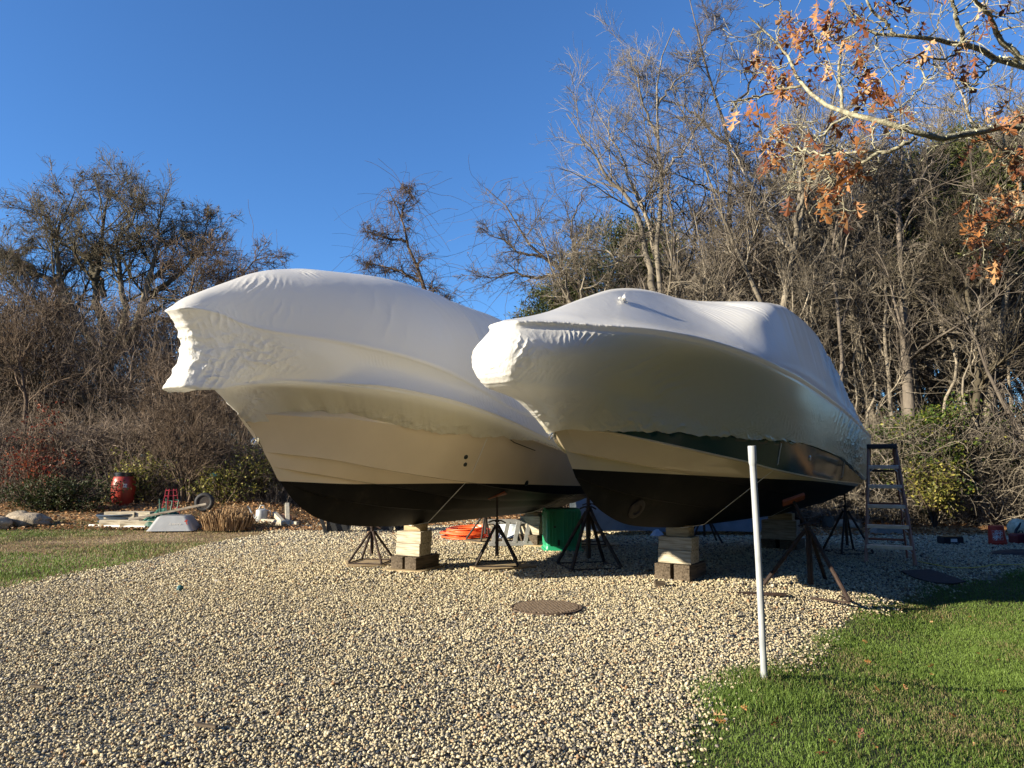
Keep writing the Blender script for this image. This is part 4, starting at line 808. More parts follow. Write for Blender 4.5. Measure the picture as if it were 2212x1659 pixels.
tangle('dark_undergrowth', 'dark brown undergrowth deep in the right woods', vol_right(21, 30, 3.2, 1.2, -.02, .85), 12000, 1.8, .016, BARK['brown'], 64)
def vol_left(y0, y1, zmax, pw, f0=-.80, f1=-.33):
    def f(g, n):
        y = g.uniform(y0, y1, n); x = g.uniform(f0, f1, n)*y; z = zmax*g.rand(n)**pw*(1-.35*np.clip((x/y+.47)/.14, 0, 1)); c = vnoise(x, z, .9, 65); k = g.rand(n) < .3 + 1.0*c
        i = g.choice(np.nonzero(k)[0], n); return np.stack([x[i] + g.normal(0, .05, n), y[i], z[i]], -1)
    return f
tangle('thicket', 'dense brown twiggy thicket behind the red barrel at left', vol_left(22, 28, 6.6, 1.5, -.80, -.28), 26000, 1.6, .0088, BARK['thicket'], 66)
tangle('bramble', 'low brown briars and dead stalks at the left field edge', vol_left(20.3, 24, 2.6, 1.1, -.80, -.16), 20000, 1.1, .0080, BARK['thicket'], 67, -.08, wig=.38)
tangle('dry_stalks', 'pale dry stalks standing in front of the left thicket', vol_left(20.0, 22, 1.2, 1.6, -.80, -.30), 4500, 1.0, .006, BARK['grey'], 68, -.03, wig=.2, vert=2)
# -- leafy shrubs
GREENLF = leaf_mat('shrub_leaf', [(0, (.020,.04,.008)), (.5, (.05,.085,.014)), (.85, (.11,.15,.025)), (1, (.30,.28,.05))], .45, .3)
YELLF = leaf_mat('yellowing_leaf', [(0, (.05,.06,.015)), (.5, (.13,.14,.03)), (1, (.38,.33,.08))], .5, .35)
REDLF = leaf_mat('red_sumac_leaf', [(0, (.05,.012,.010)), (.6, (.20,.035,.02)), (1, (.36,.12,.05))], .5, .35)
DARKLF = leaf_mat('dark_weed_leaf', [(0, (.015,.022,.006)), (1, (.05,.065,.018))], .6, .25)
def shrub(name, label, c, dims, n, size, mat, seed, stems=26, bk='brown', group=None, cat='shrub'):
    g = rs(seed); root = empty(name, (c[0], c[1], 0), label=label, cat=cat, group=group); w_, d_, h = dims
    a = g.uniform(0, 6.28, stems); e = np.stack([np.cos(a)*w_*g.uniform(.2, .9, stems), np.sin(a)*d_*g.uniform(.2, .9, stems), h*g.uniform(.5, 1, stems)], -1)
    tt = np.linspace(0, 1, 7)[None, :, None]; A = e[:, None]*tt*np.array([1, 1, 1]); A[..., 2] = e[:, None, 2]*tt[..., 0]**.7; A += g.normal(0, .03, A.shape)*tt
    RR = np.linspace(.016, .006, 7)[None].repeat(stems, 0); L1 = (A, RR); L2 = children(*L1, 6, .3, .5, .8, .2, .02, 5, .005, g)
    V, Q, cc = tubes_arr([L1, L2], 3); link('stems', npmesh('stems', V, Q, True, {'c': cc}), BARK[bk], root)
    T = L2[0]; k = g.randint(0, len(T), n); s = g.randint(1, 5, n); C = T[k, s] + g.normal(0, .11, (n, 3))*np.array([1, 1, .6])*min(1, w_); C[:, 2] = np.maximum(C[:, 2], .03)
    V, Q, cc = leaf_quads(C, size, seed+1, .3); link('leaves', npmesh('leaves', V, Q, False, {'c': cc}), mat, root); return root
shrub('holly_bush', 'bright green leafy bush behind the top of the step ladder', (dirx(2010, 17.8), 17.8), (1.3, .7, 3.0), 5200, .045, GREENLF, 71)
shrub('holly_bush', 'green leafy bush between the ladder and the right boat stern', (dirx(1930, 18.2), 18.2), (.9, .6, 2.7), 3600, .045, GREENLF, 72)
shrub('holly_bush', 'flat dark green bush at the foot of the vine wound trunk', (dirx(2115, 18.4), 18.4), (1.2, .6, 2.9), 3000, .045, GREENLF, 73)
shrub('holly_bush', 'low yellow green shrub beside the step ladder rails', (dirx(2010, 17.0), 17.0), (1.0, .5, 1.6), 1800, .040, YELLF, 74)
shrub('sumac_bush', 'red leaved sumac at the left picture edge', (dirx(70, 19.9), 19.9), (1.4, .4, 2.2), 1000, .042, REDLF, 75)
shrub('sumac_bush', 'dark red shrub standing above the sumac at left', (dirx(78, 20.6), 20.6), (.6, .5, 3.4), 600, .045, REDLF, 76)
shrub('leafy_shrub', 'yellow green shrub right of the red sumac', (dirx(300, 20), 20), (1.4, .5, 1.8), 1300, .042, YELLF, 77)
shrub('leafy_shrub', 'olive green shrub beside the hanging bird feeder', (dirx(480, 19.9), 19.9), (1.3, .5, 1.7), 1300, .042, YELLF, 78)
shrub('leafy_shrub', 'leafy shrub close behind the left boat stem', (dirx(575, 20.5), 20.5), (1.1, .5, 2.2), 1100, .042, YELLF, 79)
shrub('leafy_shrub', 'dark low weeds in front of the red barrel', (dirx(125, 18.6), 18.6), (2.0, .5, 1.15), 5200, .036, DARKLF, 80, 60)

# unseen foliage belt added behind and right of the camera, blocking low sky
g = rs(88); n = 38000; s_ = g.uniform(0, 1, n); L1_, L2_ = 50.0, 34.0; t = s_*(L1_+L2_)
bxx = np.where(t < L1_, -18 + t, 30 - 0*t); byy = np.where(t < L1_, -15 + 0*t, -15 + (t-L1_)); zz = 17*g.rand(n)*(.55 + .45*vnoise(t, t*0, .25, 89))
C = np.stack([bxx + g.normal(0, 1.4, n), byy + g.normal(0, 1.4, n), zz], -1); V, Q, c = leaf_quads(C, .55, 90, 0)
link('unseen_sky_screen', npmesh('unseen_sky_screen', V, Q, False, {'c': c}), DARKLF, kind='stuff', label='unseen belt of dark foliage added behind the camera to block low sky', cat='sky screen')
# ------------------------------------------------------------------ near oak hanging in from the right
def c3(x, y): return 1566.1 + .39074*x, .39074*y
OD = 5.0
def o3(x, y, dd=0.0):
    X, Y = c3(x, y); return P(X, Y, OD + dd + .25*math.sin(x*.004+1) + .15*math.sin(y*.006))
TR = Vector((6.6, 6.0, 0))
def lim(pts, r0, r1, head=None): return (([Vector(head)] if head else []) + [o3(*p) for p in pts], r0, r1)
LIMBS = [
 lim([(1720,690),(1650,700),(1550,705),(1450,720),(1380,740),(1300,745),(1200,765),(1120,755),(1050,730),(980,700),(900,680),(800,665),(720,645),(660,620),(600,595),(540,570),(480,520),(420,470),(390,410),(370,340),(320,270),(290,230),(210,170),(150,110),(135,85)], .040, .004, (TR.x, TR.y, 3.4)),
 lim([(1750,400),(1650,370),(1560,345),(1480,310),(1400,270),(1300,240),(1180,225),(1060,210),(940,195),(860,195),(770,170),(720,120),(690,60),(660,0)], .042, .004, (TR.x, TR.y, 4.2)),
 lim([(940,195),(880,120),(820,60),(790,0),(770,-80)], .012, .006), lim([(1320,240),(1290,130),(1265,40),(1255,-60)], .018, .010), lim([(1700,380),(1650,330),(1560,260),(1500,180),(1470,100),(1390,0),(1370,-50)], .026, .008),
 lim([(650,610),(640,500),(630,400),(635,300),(650,230),(700,200),(760,150),(800,90),(840,20)], .013, .003), lim([(640,260),(590,200),(570,150),(580,90)], .007, .003),
 lim([(420,475),(330,495),(220,520),(120,545),(20,560),(-20,555)], .011, .003), lim([(330,495),(260,440),(180,400),(90,400),(40,380)], .007, .003), lim([(1050,760),(980,810),(900,840),(830,850),(760,900),(700,1000),(640,1080),(560,1170)], .015, .003),
 lim([(900,840),(760,840),(640,850),(540,855),(420,830),(330,790),(250,740)], .010, .003), lim([(690,640),(600,680),(550,740),(480,790),(400,850),(300,870)], .009, .003), lim([(290,230),(300,120),(310,30),(290,0)], .007, .003), lim([(210,170),(170,190)], .004, .003),
 lim([(370,340),(300,380),(240,370),(190,360)], .006, .003), lim([(1400,270),(1310,270),(1240,320),(1150,320),(1060,315),(980,340),(900,400),(850,440)], .010, .003), lim([(1060,315),(1100,430),(1050,520),(960,600),(900,640)], .006, .003),
 lim([(1150,320),(1160,380),(1100,440)], .005, .003), lim([(1500,330),(1430,400),(1350,480),(1280,490)], .009, .003), lim([(640,500),(700,450),(760,380)], .005, .003), lim([(820,660),(810,760),(860,900)], .006, .003), lim([(560,850),(560,920),(600,1000)], .005, .003),
 lim([(1760,1330),(1650,1290),(1560,1240),(1450,1220),(1370,1150),(1390,1080)], .014, .003, (TR.x, TR.y, 2.7)), lim([(1450,1220),(1440,1340),(1480,1450)], .005, .003), lim([(1700,600),(1620,640),(1540,760),(1560,900),(1550,1040)], .009, .003), lim([(1700,850),(1600,860),(1520,820),(1430,770)], .009, .003),
 lim([(1750,1150),(1640,1150),(1570,1120),(1530,1040)], .008, .003), lim([(880,195),(850,130),(760,110),(700,60)], .005, .003), lim([(840,180),(830,280),(780,300),(700,350),(560,350)], .006, .003), lim([(1000,205),(1010,120),(990,80)], .005, .003), lim([(1120,215),(1180,130),(1200,20)], .006, .003), lim([(1650,60),(1560,80),(1480,90)], .007, .003)]
root = empty('oak_tree', TR, label='near oak overhanging the top right corner with curling brown leaves', cat='tree')
MB().tube([TR + Vector((0, 0, -.1)), TR + Vector((.05, 0, 1.5)), TR + Vector((0, .05, 3.4)), TR + Vector((.1, 0, 5.5)), TR + Vector((.2, .1, 8))], [.30, .22, .19, .15, .08], 16).build('trunk', BARK['grey'], root, loc=-TR)
LICH = noise_mat('lichen_bark', (.11,.09,.065), (.40,.39,.28), 26, .9, .8, 60, 6, .15)
g = rs(90); allp = []; Ls = []
A = np.array([resample(p, 26, g, .006) for p, a, b in LIMBS]); RR = np.array([b + (a-b)*(1-np.linspace(0, 1, 26))**.7 for p, a, b in LIMBS]); RR[0, 8:] *= 1.0
lens = np.linalg.norm(np.diff(A, axis=1), axis=2).sum(1)
TW1 = children(A, RR, 4, .15, 9, .8, .22, .02, 7, .0028, g, rcap=.5, tip=.3, Lmax=.42); TW2 = children(*TW1, 3, .25, 9, .75, .25, .03, 5, .0024, g, tip=.3, Lmax=.16)
CL = [(470,40,3),(340,60,2),(420,150,6),(360,200,5),(440,240,3),(620,60,6),(700,150,4),(540,150,3),(710,260,2),(850,30,3),(190,240,1),(210,340,3),(270,370,3),(540,340,3),(470,420,2),(340,430,4),(270,450,3),(310,530,3),(810,360,2),(790,460,3),(860,420,4),(860,490,2),(1000,340,2),(1010,530,2),(920,590,3),(1100,280,2),(1170,280,2),
 (1290,300,6),(1410,290,2),(1440,40,4),(1180,10,2),(1560,10,2),(1600,530,2),(1640,610,4),(1500,640,2),(1430,680,2),(1440,770,2),(1500,790,2),(1600,820,5),(1620,870,3),(1550,950,2),(1550,1040,5),(1610,1050,2),(70,620,2),(130,585,1),(170,555,1),(280,640,2),(280,720,3),(220,790,3),(290,800,4),(260,880,4),(520,740,2),(430,720,1),(420,850,1),(600,890,4),(710,890,4),(740,880,2),
 (820,770,1),(710,690,1),(760,620,2),(600,640,1),(380,1040,2),(450,1030,2),(510,1045,5),(560,1045,2),(600,1000,1),(650,1130,2),(640,1080,1),(1340,1110,2),(1380,1170,3),(1470,1110,2),(1350,1230,2),(1420,1240,1),(1440,1320,5),(1500,1320,2),(1470,1400,2),(1370,1410,1),(1480,1470,1),(1570,1150,3),(1640,1190,2),(1640,1380,2)]
C, D, tw = [], [], []
flat = A.reshape(-1, 3)
for (x, y, n) in CL:
    p = np.array(o3(x, y)); j = np.argmin(((flat-p)**2).sum(1)); q = flat[j]; m = (p+q)/2 + g.normal(0, .03, 3)
    tw.append(np.stack([q*(1-t)**2 + 2*m*t*(1-t) + p*t*t for t in np.linspace(0, 1, 7)]))
    for k in range(int(n*1.15 + .6)):
        C.append(p + g.normal(0, .045, 3)); d = g.normal(0, .5, 3); d[2] -= 1.0; D.append(d)
tw = np.array(tw)
V, Q, c = oak_leaves(np.array(C), np.array(D), g.uniform(.125, .20, len(C)), 91, .45); link('leaves', npmesh('leaves', V - np.array(TR), Q, False, {'c': c}), OAKLEAF, root)
# swollen buds at the twig tips
tips = np.concatenate([TW1[0][:, -1], TW2[0][:, -1]]); dirs = np.concatenate([TW1[0][:, -1]-TW1[0][:, -2], TW2[0][:, -1]-TW2[0][:, -2]]); dirs /= np.linalg.norm(dirs, axis=1, keepdims=True)
bd = tips[:, None] + dirs[:, None]*np.linspace(-.004, .016, 4)[None, :, None]
V, Q, c = tubes_arr([(A, RR)], 9); V2, Q2, c2_ = tubes_arr([TW1, TW2, (tw, np.linspace(.004, .0025, 7)[None].repeat(len(tw), 0)), (bd, np.array([[.003, .0055, .0045, .001]]).repeat(len(bd), 0))], 5)
link('limbs', npmesh('limbs', np.concatenate([V, V2]) - np.array(TR), np.concatenate([Q, Q2 + len(V)]), True, {'c': np.concatenate([c, c2_])}), LICH, root)
# crusts of lichen along the upper limbs
n = 900; k = g.choice([0, 1, 4], n, p=[.45, .45, .1]); s = g.beta(1.3, 2.2, n)*24; i = s.astype(int); C = A[k, i]*(1-(s-i))[:, None] + A[k, i+1]*(s-i)[:, None]; Rr = RR[k, i]
o = g.normal(size=(n, 3)); o[:, 2] = np.abs(o[:, 2]); o /= np.linalg.norm(o, axis=1, keepdims=True); V, Q, c = leaf_quads(C + o*Rr[:, None]*1.02, .010, 93, 0, asp=.8)
link('lichen', npmesh('lichen', V - np.array(TR), Q, False, {'c': c}), leaf_mat('lichen', [(0, (.30,.32,.20)), (1, (.55,.56,.38))], .95, 0), root)
# ------------------------------------------------------------------ things in the yard
def wood_mat(name, c1, c2, scale=3):
    m, t, b, N, L = newmat(name)
    tc = N('ShaderNodeTexCoord'); mp = N('ShaderNodeMapping'); mp.inputs['Scale'].default_value = (1.2, 14, 14); L(tc.outputs['Object'], mp.inputs[0])
    n = N('ShaderNodeTexNoise'); n.inputs['Scale'].default_value = scale; n.inputs['Detail'].default_value = 8; n.inputs['Distortion'].default_value = .6; L(mp.outputs[0], n.inputs[0])
    n2 = N('ShaderNodeTexNoise'); n2.inputs['Scale'].default_value = 2.5; n2.inputs['Detail'].default_value = 6; L(tc.outputs['Object'], n2.inputs[0])
    ad = N('ShaderNodeMath'); ad.operation = 'MULTIPLY_ADD'; ad.inputs[1].default_value = .5; L(n2.outputs[0], ad.inputs[0]); L(n.outputs[0], ad.inputs[2])
    c = hexmix(N, L, ad.outputs[0], [(.52, tuple(x*.35 for x in c1)), (.62, c1), (.9, c2)]); L(c, b.inputs['Base Color']); b.inputs['Roughness'].default_value = .85; b.inputs['Specular IOR Level'].default_value = .15
    bp = N('ShaderNodeBump'); bp.inputs['Strength'].default_value = .5; bp.inputs['Distance'].default_value = .006; L(n.outputs[0], bp.inputs['Height']); L(bp.outputs[0], b.inputs['Normal']); return m
PALEWOOD = wood_mat('pale_timber', (.25,.215,.155), (.47,.42,.33)); DARKWOOD = wood_mat('creosoted_timber', (.055,.042,.030), (.12,.095,.07)); PLY = wood_mat('plywood', (.26,.19,.11), (.42,.33,.20)); GREYWOOD = wood_mat('weathered_wood', (.18,.155,.125), (.34,.30,.25))
STEEL = noise_mat('rusty_steel', (.016,.011,.010), (.055,.032,.024), 18, .8, .3, 90, metal=.2); BLKSTEEL = noise_mat('black_steel', (.012,.011,.011), (.05,.035,.028), 16, .7, .3, 80)
ALU = noise_mat('aluminium', (.50,.50,.50), (.68,.68,.68), 12, .42, .05, metal=.7); ORANGEPAD = noise_mat('orange_pad', (.14,.035,.015), (.24,.065,.025), 12, .7, .3)
def plastic(name, c, rough=.45, var=.85, bump=.05): return noise_mat(name, tuple(x*var for x in c), c, 6, rough, bump, 30, spec=.5)
def timber(name, label, c, d, rz, mat, group=None, cat='timber', tilt=0, parent=None):
    mb = MB().box((0, 0, 0), d, rotm(0, tilt, 0), .006); return mb.build(name, mat, parent, loc=c, rot=(0, 0, rz), label=label, cat=cat, group=group)
HB1 = math.atan2(-.89, -.455); HB2 = math.atan2(-.803, -.596)
def crib(x, y, rz, where, group, pale=True, board=True, h0=.17, top=.62, s=1.0):
    c, sn = math.cos(rz), math.sin(rz); z = 0.012
    def at(dx, dy): return (x + c*dx - sn*dy, y + sn*dx + c*dy)
    if board: timber('base_board', f'flat plywood board under the block stack {where}', (*at(0, .05), z+.016), (.62, .66, .03), rz+.12, PLY, cat='board'); z += .033
    for k, sx in enumerate((-1, 1)):
        p = at(sx*.125*s, .10); timber('timber_block', f'{("left","right")[k]} dark bottom block of the stack {where}', (*p, z + h0/2), (.56, .19*s, h0), rz + math.pi/2 + (.03, -.04)[k], DARKWOOD, group)
    z += h0 + .002; m = PALEWOOD if pale else GREYWOOD
    timber('timber_block', f'lower pale block of the stack {where}', (*at(0, .06), z + .085), (.40*s, .30, .168), rz, m, group); z += .172
    timber('timber_block', f'upper pale block of the stack {where}', (*at(.005, .07), z + .083), (.40*s, .30, .164), rz + .02, m, group); z += .168
    timber('wood_shim', f'thin wedge on top of the stack {where}', (*at(.02, .08), (z + top)/2), (.28*s, .20, max(top - z, .02)), rz, PLY, cat='wedge')
crib(-1.43, 10.28, -.47, 'under the left boat bow', 'blocks under the left boat', top=.655)
crib(2.16, 9.50, -.60, 'under the right boat bow', 'blocks under the right boat', pale=True, board=False, h0=.20, top=.70, s=1.12)
crib(.36, 13.5, -.47, 'beside the green bin', 'blocks under the left boat stern', top=.62)
crib(4.78, 12.9, -.60, 'under the right boat stern', 'blocks under the right boat stern', pale=False, board=False, top=.64, s=1.5)

def stand(x, y, rz, apex, top, label, legs=4, foot=.42, board=True, tilt=(0, 0), pad=True, mat=None, r=.019, zoff=.0, padrot=0.0):
    mat = mat or BLKSTEEL
    root = empty('jack_stand', (x, y, float(ztr(x, y-.25))), rz, label=label, cat='jack stand', group='jack stands holding up the boats'); z0 = .05 if board else .015
    if board: timber('base_board', 'plywood board under the ' + label, (x, y, .030), (foot*2.1, foot*1.9, .032), rz + .2, PLY, cat='board')
    feet = []
    for k in range(legs):
        a = 2*math.pi*k/legs + .5; f = Vector((math.cos(a)*foot, math.sin(a)*foot, z0 + .02)); feet.append(f)
        MB().tube([Vector((math.cos(a)*.035, math.sin(a)*.035, apex)), f], r).build('leg', mat, root)
    MB().tube([f + Vector((0, 0, -.012)) for f in feet], r*.55, 6, closed=True).build('base_ring', mat, root)
    MB().tube([(0, 0, z0 + .12), (0, 0, apex + .04)], r*1.35).build('post', mat, root)
    MB().tube([(0, 0, apex), (tilt[0], tilt[1], top)], r*.8).build('threaded_rod', mat, root)
    h = MB(); h.lathe([(.03, -.02), (.036, 0), (.03, .02)], 12, c=(0, 0, apex + .07)); h.tube([(-.13, .02, apex + .05), (-.06, .01, apex + .075), (.06, -.01, apex + .075), (.13, -.02, apex + .04)], .013, 6); h.build('adjusting_handle', mat, root)
    if pad: MB().box((tilt[0], tilt[1], top + .02), (.28, .19, .04), rotm(*(padrot if padrot else (0, 0, 0))), .01).build('pad', ORANGEPAD, root)
    return root
NX1 = (.89, -.455); NX2 = (.803, -.596)
stand(-.22, 10.62, .3, .60, 1.02, 'stand with the red pad nearest the orange hose', padrot=(-.15, -.35, -.4))
stand(-2.10, 10.85, .1, .50, .80, 'short rusty stand left of the left boat blocks', mat=STEEL, pad=False, foot=.36)
stand(1.12, 10.62, .5, .80, 1.10, 'tall dark stand in shade right of the green bin', foot=.52, board=False, pad=False, r=.026)
stand(1.45, 13.5, .2, .70, 1.05, 'stand partly behind the tall dark stand', foot=.40, pad=False)
stand(-.52, 14.1, .9, .55, .85, 'stand hidden behind the leaning aluminium ladder', foot=.38, pad=False)
stand(3.70, 13.9, .2, .60, .95, 'small dark stand far back under the right boat', foot=.40, board=False, pad=False)
stand(3.70, 9.02, .35, .80, 1.15, 'big rusty stand with an orange pad nearest the leaning pipe', 3, .62, False, mat=STEEL, tilt=(-.12, .10), r=.025, padrot=(-.35, -.35, -.55))
stand(5.72, 12.35, .4, .72, 1.20, 'black stand left of the step ladder', foot=.40, board=False)
timber('brown_plank', 'narrow brown plank lying on gravel by the big rusty stand', (2.95, 8.72, .03 + float(ztr(2.95, 8.72))), (.62, .08, .03), -.1, STEEL, cat='plank')

# boat fittings ---------------------------------------------------------
def gsurf(Gd, u, z):                                     # half beam of the hull at u, z
    best = None
    for k in range(Gd.shape[0]-1):
        ua = Gd[k, ::-1, 0]; b0 = np.interp(u, ua, Gd[k, ::-1, 1]); z0 = np.interp(u, ua, Gd[k, ::-1, 2]); u2 = Gd[k+1, ::-1, 0]; b1 = np.interp(u, u2, Gd[k+1, ::-1, 1]); z1 = np.interp(u, u2, Gd[k+1, ::-1, 2])
        if u > Gd[k, 0, 0] or u > Gd[k+1, 0, 0]: continue
        if (z0 - z)*(z1 - z) <= 0 and abs(z1-z0) > 1e-6: best = b0 + (b1-b0)*(z-z0)/(z1-z0)
    return best if best is not None else 0.0
def near(Gd, root, X, Y):                                # grid point seen closest to a picture point
    M = root.matrix_basis; V = Gd.reshape(-1, 3); a = root.rotation_euler.z; c, s = math.cos(a), math.sin(a)
    W = np.stack([c*V[:, 0]-s*V[:, 1]+root.location.x, s*V[:, 0]+c*V[:, 1]+root.location.y, V[:, 2]-EYE], -1); cp, sp = math.cos(PITCH), math.sin(PITCH)
    fw = W[:, 1]*cp + W[:, 2]*sp; up = -W[:, 1]*sp + W[:, 2]*cp; F = 710*2212/1024; e = (1106+F*W[:, 0]/fw-X)**2 + (829.5-F*up/fw-Y)**2; return V[np.argmin(e)]
CORD = plastic('white_cord', (.75, .75, .72), .7); DARKFIT = plastic('dark_fitting', (.02, .03, .03), .3); CHROME = noise_mat('stainless', (.55,.55,.55), (.7,.7,.7), 20, .25, 0, metal=1)
def tie(root, Gd, u, zt, r=.0045):
    pts = []
    for z in np.linspace(zt, CH(root, u), 5): pts.append((u, gsurf(Gd, u, z) + .012, z))
    kz = Gd[0][np.argmin(abs(Gd[0, :, 0]-u)), 2]; side = [(p[0] - .01*i, p[1], p[2]) for i, p in enumerate(pts)]
    full = side + [(u-.06, .30, kz+.045), (u-.08, 0, kz-.012)]; mir = [(p[0], -p[1], p[2]) for p in full[:-1]][::-1]
    MB().tube(full + mir, r, 6).build('tie_cord', CORD, root)
def CH(root, u): return (c1 if root == B1 else c2).zz(np.array([u]))[0] - .01
H1, W1 = g1; H2, W2 = g2
tie(B1, H1, -.10, 1.84); tie(B1, H1, -3.55, 1.72); tie(B2, H2, -.12, 1.74); tie(B2, H2, -2.95, 1.62)
def disc_on(root, Gd, X, Y, r, mat, name, squash=1.0, h=.014, out=1):
    v = near(Gd, root, X, Y); b = v[1]
    j = Vector((0, 1, .0)).to_track_quat('Z', 'Y').to_matrix(); m = MB(); m.lathe([(r, 0), (r, h*.6), (r*.8, h), (r*.55, h), (r*.5, h*.3), (0, h*.3)], 16)
    dz = .05; t2 = gsurf(Gd, v[0], v[2]+dz) - gsurf(Gd, v[0], v[2]-dz); t1 = gsurf(Gd, v[0]+.05, v[2]) - gsurf(Gd, v[0]-.05, v[2])
    nrm = Vector((-t1/.1, 1, -t2/(2*dz))).normalized(); q = nrm.to_track_quat('Z', 'Y').to_matrix()
    m.v = [tuple(q @ Vector((a[0]*squash, a[1], a[2]))) for a in m.v]; m.build(name, mat, root, loc=(v[0], v[1] - .002, v[2]))
disc_on(B1, H1, 1007.5, 987, .032, DARKFIT, 'hull_vent'); disc_on(B1, H1, 1004.5, 1003, .030, DARKFIT, 'hull_vent'); disc_on(B1, H1, 1138, 1042, .045, DARKFIT, 'hull_vent')
disc_on(B2, H2, 1748, 993, .035, CHROME, 'hull_vent')
for sgn in (1,):
    disc_on(B2, H2, 1376, 1093, .125, BLKSTEEL, 'thruster_tunnel', h=.02)
def bow_eye(root, u, z, s=.030):
    pts = [(u + .02 + s*math.sin(a)*1.0, 0, z + s*.95*math.cos(a)) for a in np.linspace(.3, 2*math.pi-.3, 12)]
    MB().tube([(u + .02 + s*.9 + s*.9*math.cos(a), .0 + .02*math.sin(a), z - s*.2 + s*math.sin(a)) for a in np.linspace(0, 2*math.pi, 14, endpoint=False)], .009, 8, closed=True).box((u-.005, 0, z), (.04, .03, .07), None, .008).build('bow_eye', CHROME, root)
bow_eye(B1, 2.70, 1.735); bow_eye(B2, 2.85, 1.76)
# keel strip of bare cream on the stem
def stern_drive(root, u, z, b=0.0, s=1.0):
    d = bpy.data.objects.new('stern_drive', None); col.objects.link(d); d.parent = root; d.location = (u, b, z)
    m = MB(); m.box((-.22*s, 0, .12*s), (.46*s, .20*s, .30*s), rotm(0, -.2, 0), .05*s); m.box((-.30*s, 0, -.20*s), (.26*s, .10*s, .50*s), rotm(0, .12, 0), .04*s); m.box((-.36*s, 0, -.06*s), (.50*s, .24*s, .018), None, .004)
    m.build('drive_leg', BLKSTEEL, d)
    m = MB(); m.lathe([(.0, -.26*s), (.05*s, -.2*s), (.068*s, -.05*s), (.066*s, .1*s), (.05*s, .2*s), (0, .24*s)], 16, M=rotm(0, math.pi/2, 0), c=(-.34*s, 0, -.42*s)); m.box((-.30*s, 0, -.56*s), (.20*s, .02, .22*s), rotm(0, .25, 0), .005); m.build('gearcase', BLKSTEEL, d)
    m = MB()
    for k in range(3):
        a = 2*math.pi*k/3; M = rotm(a, 0, 0); m.box(tuple(Vector((-.60*s, 0, -.42*s)) + M @ Vector((0, 0, .11*s))), (.012, .13*s, .17*s), M @ rotm(0, 0, .6), .003)
    m.build('propeller', BLKSTEEL, d)
stern_drive(B1, -4.9, 1.0, 0, 1.0); stern_drive(B2, -4.6, 1.0, .0, 1.15)
# torn film around the vent on the right boat's wrap
v = near(W2, B2, 1338, 648); FILM = WRAP
m = MB(); gg = random.Random(4)
for k in range(5):
    a = gg.uniform(0, 6.28); p = Vector(v) + Vector((gg.uniform(-.06, .06), gg.uniform(.0, .02), gg.uniform(-.02, .03))); L_ = gg.uniform(.03, .08); d = Vector((math.cos(a), .5, math.sin(a)*.7)).normalized(); e = d.cross(Vector((0, 1, .3))).normalized()*gg.uniform(.02, .05)
    m.add([p-e, p+e, p+d*L_*.5+e*1.1+Vector((0, .03, .01)), p+d*L_*.5-e+Vector((0, .04, 0)), p+d*L_+e*.5, p+d*L_-e*.6+Vector((0, .02, -.02))], [(0,1,2,3), (3,2,4,5)])
m.build('vent_flap', FILM, B2)
def rope(root, Gd, pts, mat, r=.006, name='rope', off=.012):
    q = [near(Gd, root, X, Y) for X, Y in pts]; MB().tube([(a[0], a[1]+off, a[2]) for a in q], r, 6).build(name, mat, root)
rope(B1, H1, [(1098, 946), (1110, 954), (1125, 962), (1140, 968), (1155, 973)], BLKSTEEL, .006, 'rope')
rope(B2, H2, [(1655, 1070), (1690, 1050)], CORD, .005, 'tie_cord') if False else None

# leaning pipe
PVC = noise_mat('grey_pvc', (.25,.27,.29), (.37,.39,.41), 5, .4, .05, 40)
pb = G(1652, 1479, -.02); ptop = P(1624, 963, 5.0); pr_ = empty('plastic_pipe', pb, label='leaning light grey plastic pipe stuck in the grass edge', cat='pipe')
d = ptop - pb; MB().tube([(0, 0, -.1), d*.5 + Vector((.004, 0, 0)), d*.93], .0225, 20).build('pipe', PVC, pr_); m = MB(); m.tube([d*.915, d*.93, d*.995, d], [.0230, .0275, .0280, .026], 20, cap=False); m.tube([d, d*.96], [.024, .022], 20); m.build('socket_end', PVC, pr_)
# green bin, upside down
bx = empty('plastic_bin', (.88, 12.80, 0), .06, label='upturned ribbed green plastic bin under the left boat stern', cat='bin')
GREENP = plastic('green_plastic', (.02, .30, .15), .4)
def rrect(hx, hy, r, n=6):
    o = []
    for (cx, cy, a0) in ((hx-r, hy-r, 0), (-hx+r, hy-r, 90), (-hx+r, -hy+r, 180), (hx-r, -hy+r, 270)):
        for i in range(n+1): a = R(a0 + 90*i/n); o.append((cx + r*math.cos(a), cy + r*math.sin(a)))
    return o
def stack(mb, secs):                                      # list of (outline, z)
    n = len(secs[0][0]); vs = [(x, y, z) for o, z in secs for x, y in o]; fs = [(i*n+k, i*n+(k+1) % n, (i+1)*n+(k+1) % n, (i+1)*n+k) for i in range(len(secs)-1) for k in range(n)]
    fs += [tuple(range(n))[::-1], tuple((len(secs)-1)*n+k for k in range(n))]; return mb.add(vs, fs)
m = stack(MB(), [(rrect(.32, .30, .05), .03), (rrect(.31, .29, .05), .10), (rrect(.305, .285, .05), .68), (rrect(.295, .275, .05), .73)])
for k in (-.24, -.19, -.13, .0, .07, .14, .20, .25): m.box((k, -.294, .40), (.022, .026, .58), None, .006)
for k in (-.2, -.1, 0, .1, .2): m.box((.309, k, .40), (.026, .022, .58), None, .006); m.box((-.309, k, .40), (.026, .022, .58), None, .006)
m.build('body', GREENP, bx); stack(MB(), [(rrect(.345, .325, .06), .0), (rrect(.345, .325, .06), .035), (rrect(.33, .31, .06), .05)]).build('rim', GREENP, bx)
